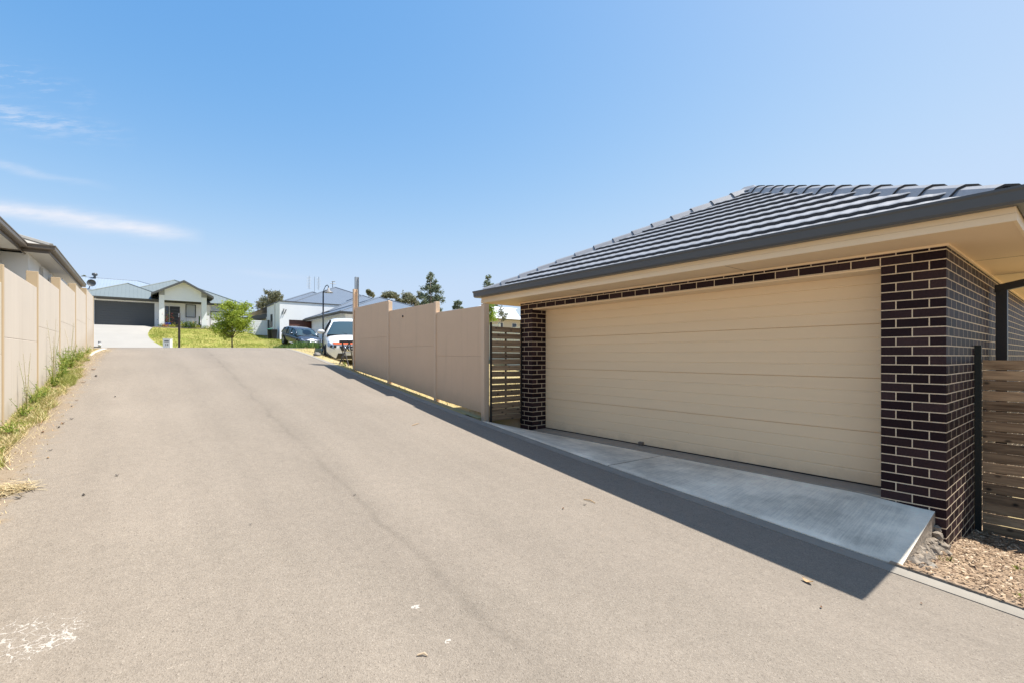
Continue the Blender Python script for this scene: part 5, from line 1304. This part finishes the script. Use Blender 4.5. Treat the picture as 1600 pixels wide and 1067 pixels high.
def bush(px, yy_, r, h, lm, label, seed, sp=False, z=None, n=260):
    x, t_ = onY(px, yy_); z = pzz if z is None else z; r_ = random.Random(seed); l = MB()
    if sp:
        for k in range(3): tuft(l, x + r_.gauss(0, r*.3), yy_, z, 26, h, r, .03, r_, .8)
    else:
        for k in range(n): leafq(l, Vector((x + r_.gauss(0, r*.45), yy_ + r_.gauss(0, r*.3), z + abs(r_.gauss(h*.4, h*.28)))), .05, r_)
    tagp(l.build('garden_plant', lm, origin=(x, yy_, z)), label, 'plant', 'plants along the porch')
LIME = leafmat('lime foliage', (.22, .26, .02), (.45, .45, .06), (.55, .40, .10), .6, .3)
ORG = leafmat('orange foliage', (.45, .16, .05), (.60, .30, .12), (.2, .2, .04), .6, .3)
CORD = leafmat('mixed spiky leaf', (.05, .12, .04), (.18, .22, .06), (.50, .33, .14), .5, .2)
bush(253, 55.7, .35, .3, LEAF_SHR, 'low green plant at the foot of the left portico pillar', 3)
bush(258, 55.6, .3, .3, ORG, 'orange leaved plant left of the blue pot', 4)
bush(269, 55.5, .35, .28, LIME, 'low yellow plant right of the bright blue pot', 5)
bush(285.5, 55.5, .4, .45, LIME, 'rounded lime green shrub before the white porch wall', 6)
bush(285.5, 56.2, .35, .9, LEAF_SHR, 'taller green plant behind the lime shrub', 7, n=120)
bush(299, 55.4, .7, .75, CORD, 'large spiky cordyline in the middle of the porch bed', 8, True)
bush(294, 55.3, .4, .3, LEAF_SHR, 'small dark plant left of the spiky cordyline', 9)
bush(307, 55.4, .4, .35, LIME, 'yellow green plant right of the spiky cordyline', 10)
bush(320, 55.6, .5, .5, LEAF_SHR, 'grey green bush beside the right portico pillar', 11, z=fl-.2)
bush(327, 55.4, .5, .35, LIME, 'yellow bush under the right hand front window', 12, z=fl-.25)
bush(393, 52.5, .5, 1.3, LEAF_SHR, 'slim green shrub against the white slat fence', 13, z=H(8.6, 52.5), n=400)

# ================================================================== CARS
def mk_car(name, label, loc, rz, pitch, paint, L=4.35, Wd=1.80, Ht=1.6, wagon=False, deflector=False, clad=None):
    t = thing(name, loc, label, 'car', 'parked cars'); t['_local'] = 1
    t.rotation_mode = 'XYZ'; t.rotation_euler = (0, pitch, rz)
    hw = Wd/2; gc = .20; R_ = .345 if not wagon else .325
    sh = 1.05 if not wagon else .90       # shoulder height
    # lower body loft: (x, half width, z bottom, z shoulder, z centre top); front at +x
    f = L/2
    st = [(-f, hw*.80, .42, .84, .88), (-f+.05, hw*.90, .33, sh-.02, sh), (-f+.25, hw*.97, .27, sh+.02, sh+.03), (-f+.9, hw, .24, sh+.02, sh+.04), (-.3, hw, .23, sh, sh+.04), (.45, hw, .23, sh-.03, sh+.03), (f-1.25, hw*.995, .24, sh-.05, sh+.04), (f-.95, hw*.985, .24, sh-.065, sh+.015), (f-.6, hw*.965, .25, sh-.10, sh-.03), (f-.34, hw*.955, .26, sh-.14, sh-.065), (f-.17, hw*.90, .25, sh-.19, sh-.12), (f-.06, hw*.80, .25, sh-.27, sh-.20), (f, hw*.68, .28, sh-.38, sh-.33)]
    m = MB(); ring_ = []
    for x, w, zb, zs, zc in st:
        h = zs - zb
        half = [(w*.80, zb), (w*.955, zb+h*.10), (w, zb+h*.35), (w*1.0, zb+h*.62), (w*.975, zb+h*.84), (w*.90, zs-.01), (w*.80, zs+(zc-zs)*.35), (w*.45, zs+(zc-zs)*.85), (0, zc)]
        ring_.append([(x, y_, z_) for y_, z_ in half] + [(x, -y_, z_) for y_, z_ in half[-2::-1]])
    n = len(ring_[0])
    for a, b in zip(ring_, ring_[1:]):
        for k in range(n):
            m.face([a[k], a[(k+1) % n], b[(k+1) % n], b[k]])
    m.face(ring_[0][::-1]); m.face(ring_[-1])
    bo = m.build('body', paint, t, smooth=True, fixn=True)
    sub = bo.modifiers.new('s', 'SUBSURF'); sub.levels = 1; sub.render_levels = 2
    # greenhouse
    rr = Ht
    if wagon: gs = [(-f+.10, .80, sh-.0, sh+.06), (-f+.42, .83, sh, rr-.10), (-f+.75, .84, sh, rr-.03), (-.5, .86, sh, rr), (.15, .86, sh, rr-.03), (.50, .86, sh, rr-.11), (f-1.05, .84, sh-.05, sh+.02)]
    else: gs = [(-f+.12, .80, sh-.0, sh+.06), (-f+.38, .83, sh, rr-.12), (-f+.70, .84, sh, rr-.04), (-.45, .86, sh, rr), (.15, .86, sh, rr-.015), (.42, .86, sh, rr-.08), (f-1.12, .86, sh-.03, sh+.03)]
    m = MB(); rg = []
    for x, w, zb, zt in gs:
        w *= hw / .9; h = zt - zb; top = w * (1 - (.20 if wagon else .30) * h / (rr - sh))
        half = [(w*1.02, zb-.04), (w*1.0, zb), (w - (w-top)*.5, zb+h*.5), (top + .0, zt-.075*min(1, h*3)), (top*.84, zt-.020*min(1, h*3)), (top*.5, zt), (0, zt+.008)]
        rg.append([(x, y_, z_) for y_, z_ in half] + [(x, -y_, z_) for y_, z_ in half[-2::-1]])
    n = len(rg[0])
    for a, b in zip(rg, rg[1:]):
        for k in range(n-1): m.face([a[k], a[k+1], b[k+1], b[k]])
    gl = m.build('glasshouse', mat('car glass', (.045, .075, .09), .05, spec=.55), t, smooth=True, fixn=True)
    # roof skin
    m = MB(); ro = [k for k in range(1, len(gs)-1)]
    for a, b in zip(ro[:-1], ro[1:]):
        A, B = rg[a], rg[b]
        for k in range(3, n-4): m.face([tuple(Vector(p)+Vector((0, 0, .008))) for p in (A[k], A[k+1], B[k+1], B[k])])
    m.build('roof', paint, t, smooth=True)
    # pillars
    m = MB()
    for s_ in (0, 1):
        def P(i, k): p = rg[i][k if s_ == 0 else n-1-k]; return Vector(p)
        m.tube([P(len(gs)-1, 1), P(len(gs)-2, 3), P(len(gs)-3, 3)], .034, 7)
        m.tube([P(i, 3) for i in range(1, len(gs)-1)], .022, 6)
        m.tube([P(0, 1), P(1, 3)], .05, 7)
    m.build('roof_pillar', paint, t, smooth=True)
    for s_ in (1, -1):
        for xq in (-.15, -1.05): MB().tube([(xq, s_*hw*.945, sh), (xq, s_*hw*(.885 if wagon else .83), (sh+rr)/2-.03), (xq, s_*hw*(.79 if wagon else .69), rr-.09)], .028, 6).build('door_pillar', BLACK, t)
    # front pieces laid on the body surface
    from mathutils.bvhtree import BVHTree
    tmp = bpy.context.evaluated_depsgraph_get(); ev = bo.evaluated_get(tmp).to_mesh()
    bvh = BVHTree.FromPolygons([v_.co.copy() for v_ in ev.vertices], [tuple(p_.vertices) for p_ in ev.polygons])
    def patch(nm, corners, off, m_, d=(-1, 0, 0), par=t, nu=14, nv=5, hs=1.0):
        d = Vector(d).normalized(); g = []
        a, b, c, e = [Vector((0, y_, z_*hs)) for y_, z_ in corners]
        for j in range(nv + 1):
            row = []
            for i in range(nu + 1):
                q = a.lerp(b, i/nu).lerp(e.lerp(c, i/nu), j/nv); o = Vector((f - .1, q.y, q.z)) - d * 1.5
                if d.y: o = Vector((f - .35, q.y * .93, q.z)) - d * 1.5
                hit, nrm, _, _ = bvh.ray_cast(o, d)
                row.append(None if hit is None else hit - d * off)
            g.append(row)
        m = MB()
        for j in range(nv):
            for i in range(nu):
                q = [g[j][i], g[j][i+1], g[j+1][i+1], g[j+1][i]]
                if None not in q and max((q[0]-q[2]).length, (q[1]-q[3]).length) < .35: m.face(q)
        return m.build(nm, m_, par, smooth=True)
    cl = clad or mat('grey cladding', (.07, .065, .065), .6)
    k_ = sh / 1.05
    for s_ in (1, -1): patch('bumper', ((s_*.34, .27), (s_*hw*.98, .27), (s_*hw*.98, .52), (s_*.60, .40)), .012, cl, (-1, -s_*.45, 0), hs=k_)
    patch('lower_grille', ((-.55, .30), (.55, .30), (.48, .50), (-.48, .50)), .014, BLACK, hs=k_)
    g = patch('grille', ((-.36, .585), (.36, .585), (.44, .755), (-.44, .755)), .010, BLACK, hs=k_)
    CH = mat('chrome', (.75, .76, .78), .12, metal=1.)
    m = MB()
    def onf(y_, z_): 
        h_, _, _, _ = bvh.ray_cast(Vector((f+1, y_, z_*k_)), Vector((-1, 0, 0))); return h_ + Vector((.028, 0, 0)) if h_ else Vector((f, y_, z_*k_))
    if not wagon:
        for s_ in (1, -1): m.tube([onf(s_*.30, .76), onf(s_*.20, .67), onf(s_*.14, .575)], .022, 6)
        m.tube([onf(.11*cos(a), .675+.095*sin(a)) for a in [2*pi*k/16 for k in range(17)]], .016, 6); m.tube([onf(-.13, .675), onf(0, .675), onf(.13, .675)], .018, 6)
    else:
        for z_ in (.61, .67, .73): m.tube([onf(-.38+.76*q/6, z_) for q in range(7)], .014, 6)
    m.build('grille_trim', CH, g, smooth=True)
    HLm = mat('headlamp glass', (.30, .34, .40), .06, spec=1., metal=.25)
    for s_ in (1, -1):
        h_ = patch('headlight', ((s_*.46, .64), (s_*hw*.97, .74), (s_*hw*1.0, .90), (s_*.50, .765)), .014, HLm, (-1, -s_*.5, 0), hs=k_)
        for y_ in (.58, .70):
            q = onf(s_*y_, .735); mb_ = MB().lathe([(0, 0), (.045, .0), (.05, .012), (.035, .02), (0, .016)], (0, 0, 0), 12); mb_.v = [(q.x - .01 + p[2], q.y + p[0], q.z + p[1]) for p in mb_.v]; mb_.build('bulb', BLACK, h_)
        # mirror
        m = bmesh.new(); bmesh.ops.create_uvsphere(m, u_segments=14, v_segments=8, radius=1)
        for v_ in m.verts: v_.co = Vector((v_.co.x*.08 + .48, v_.co.y*.135 + s_*(hw+.12), v_.co.z*.085 + sh+.09))
        me = bpy.data.meshes.new('mirror'); m.to_mesh(me); m.free(); me.materials.append(paint); me.polygons.foreach_set('use_smooth', [True]*len(me.polygons))
        o = bpy.data.objects.new('mirror', me); COL.objects.link(o); o.parent = t
        # wheels
        for xw in (f-.86, -f+.80):
            m = MB(); y0_ = s_*(hw-.17); pr = [(R_*.66, -.0), (R_*.97, .0), (R_, .03), (R_, .17), (R_*.96, .205), (R_*.68, .20)]
            i0 = 0
            for r__, d_ in pr:
                for k in range(28): a = 2*pi*k/28; m.v.append((xw + r__*cos(a), y0_ + s_*(d_-.02), R_ + r__*sin(a)))
            for q_ in range(len(pr)-1):
                for k in range(28): m.f.append((q_*28+k, q_*28+(k+1) % 28, (q_+1)*28+(k+1) % 28, (q_+1)*28+k)); m.mi.append(0)
            w_ = m.build('wheel', mat('tyre rubber', (.018, .018, .018), .85), t, fixn=True)
            m = MB(); yo = y0_ + s_*.165
            m.tube([(xw, yo - s_*.03, R_), (xw, yo, R_)], .07, 10)
            for k in range(5):
                a = 2*pi*k/5 + .3; m.tube([(xw + .05*cos(a), yo, R_+.05*sin(a)), (xw + R_*.66*cos(a), yo, R_+R_*.66*sin(a))], [.035, .025], 5)
            m.tube([(xw + R_*.66*cos(2*pi*k/20), yo-.005*s_, R_ + R_*.66*sin(2*pi*k/20)) for k in range(21)], .018, 6)
            m.build('rim', mat('alloy', (.45, .46, .47), .3, metal=.8), w_)
            m = MB(); m.tube([(xw, s_*(hw-.25), R_), (xw, s_*(hw+.004), R_)], R_+.055, 26); m.build('wheel_arch', mat('arch black', (.012, .012, .012), .8), t)
            w_.location.y += s_*.028
    if deflector:
        DEF = mat('orange bonnet protector', (.65, .13, .045), .2, spec=.8)
        for s_ in (1, -1): patch('bonnet_protector', ((0, .80), (s_*.62, .80), (s_*.66, .90), (0, .865)), .03, DEF, (-1, 0, -.25), hs=1.)
    MB().box(f+.016, f+.022, -.26, .26, .50 if wagon else .43, .60 if wagon else .53).build('number_plate', mat('plate white', (.6, .6, .58), .5), t, bevel=.002)
    m = MB()
    for s_ in (1, -1): m.box(-f-.004, -f+.12, s_*hw*.62-.12, s_*hw*.62+.12, .68, .92)
    m.build('tail_light', mat('red lens', (.35, .02, .02), .15), t, bevel=.02)
    m = MB(); wx = gs[-1][0]
    for s_ in (-.1, .45): m.tube([(wx-.0, s_, sh+.04), (wx-.16, s_-.32, sh+.13)], .008, 4)
    m.build('wiper', BLACK, t)
    return t
WP = mat('white car paint', (.72, .72, .72), .18, spec=.7); GP = mat('grey blue car paint', (.10, .115, .145), .16, metal=.55, spec=.8)
x, y = atT(543.5, 18.9)
ang = math.atan2(-.965, -.26)
zc = H(x - .35, y - 1.3) + 1.35 * sin(R(6.5)) + .0
mk_car('parked_car', 'white four wheel drive with orange bonnet protector half hidden behind the taupe fence', (x, y, zc), ang, R(6.5), WP, L=4.35, Wd=1.80, Ht=1.62, deflector=True)
x, y = atT(471, 37.9)
za, zb_ = H(x + .3, y - 1.5), H(x + .3, y + 1.5)
mk_car('parked_car', 'grey blue station wagon nose down on the sloping driveway of the white house', (x, y, (za+zb_)/2 + .04), math.atan2(-1, .14), math.atan2(zb_-za, 3.0), GP, L=4.5, Wd=1.78, Ht=1.47, wagon=True, clad=mat('wagon lower', (.05, .055, .065), .4))
for o in list(bpy.data.objects):
    if '_local' in o: del o['_local']
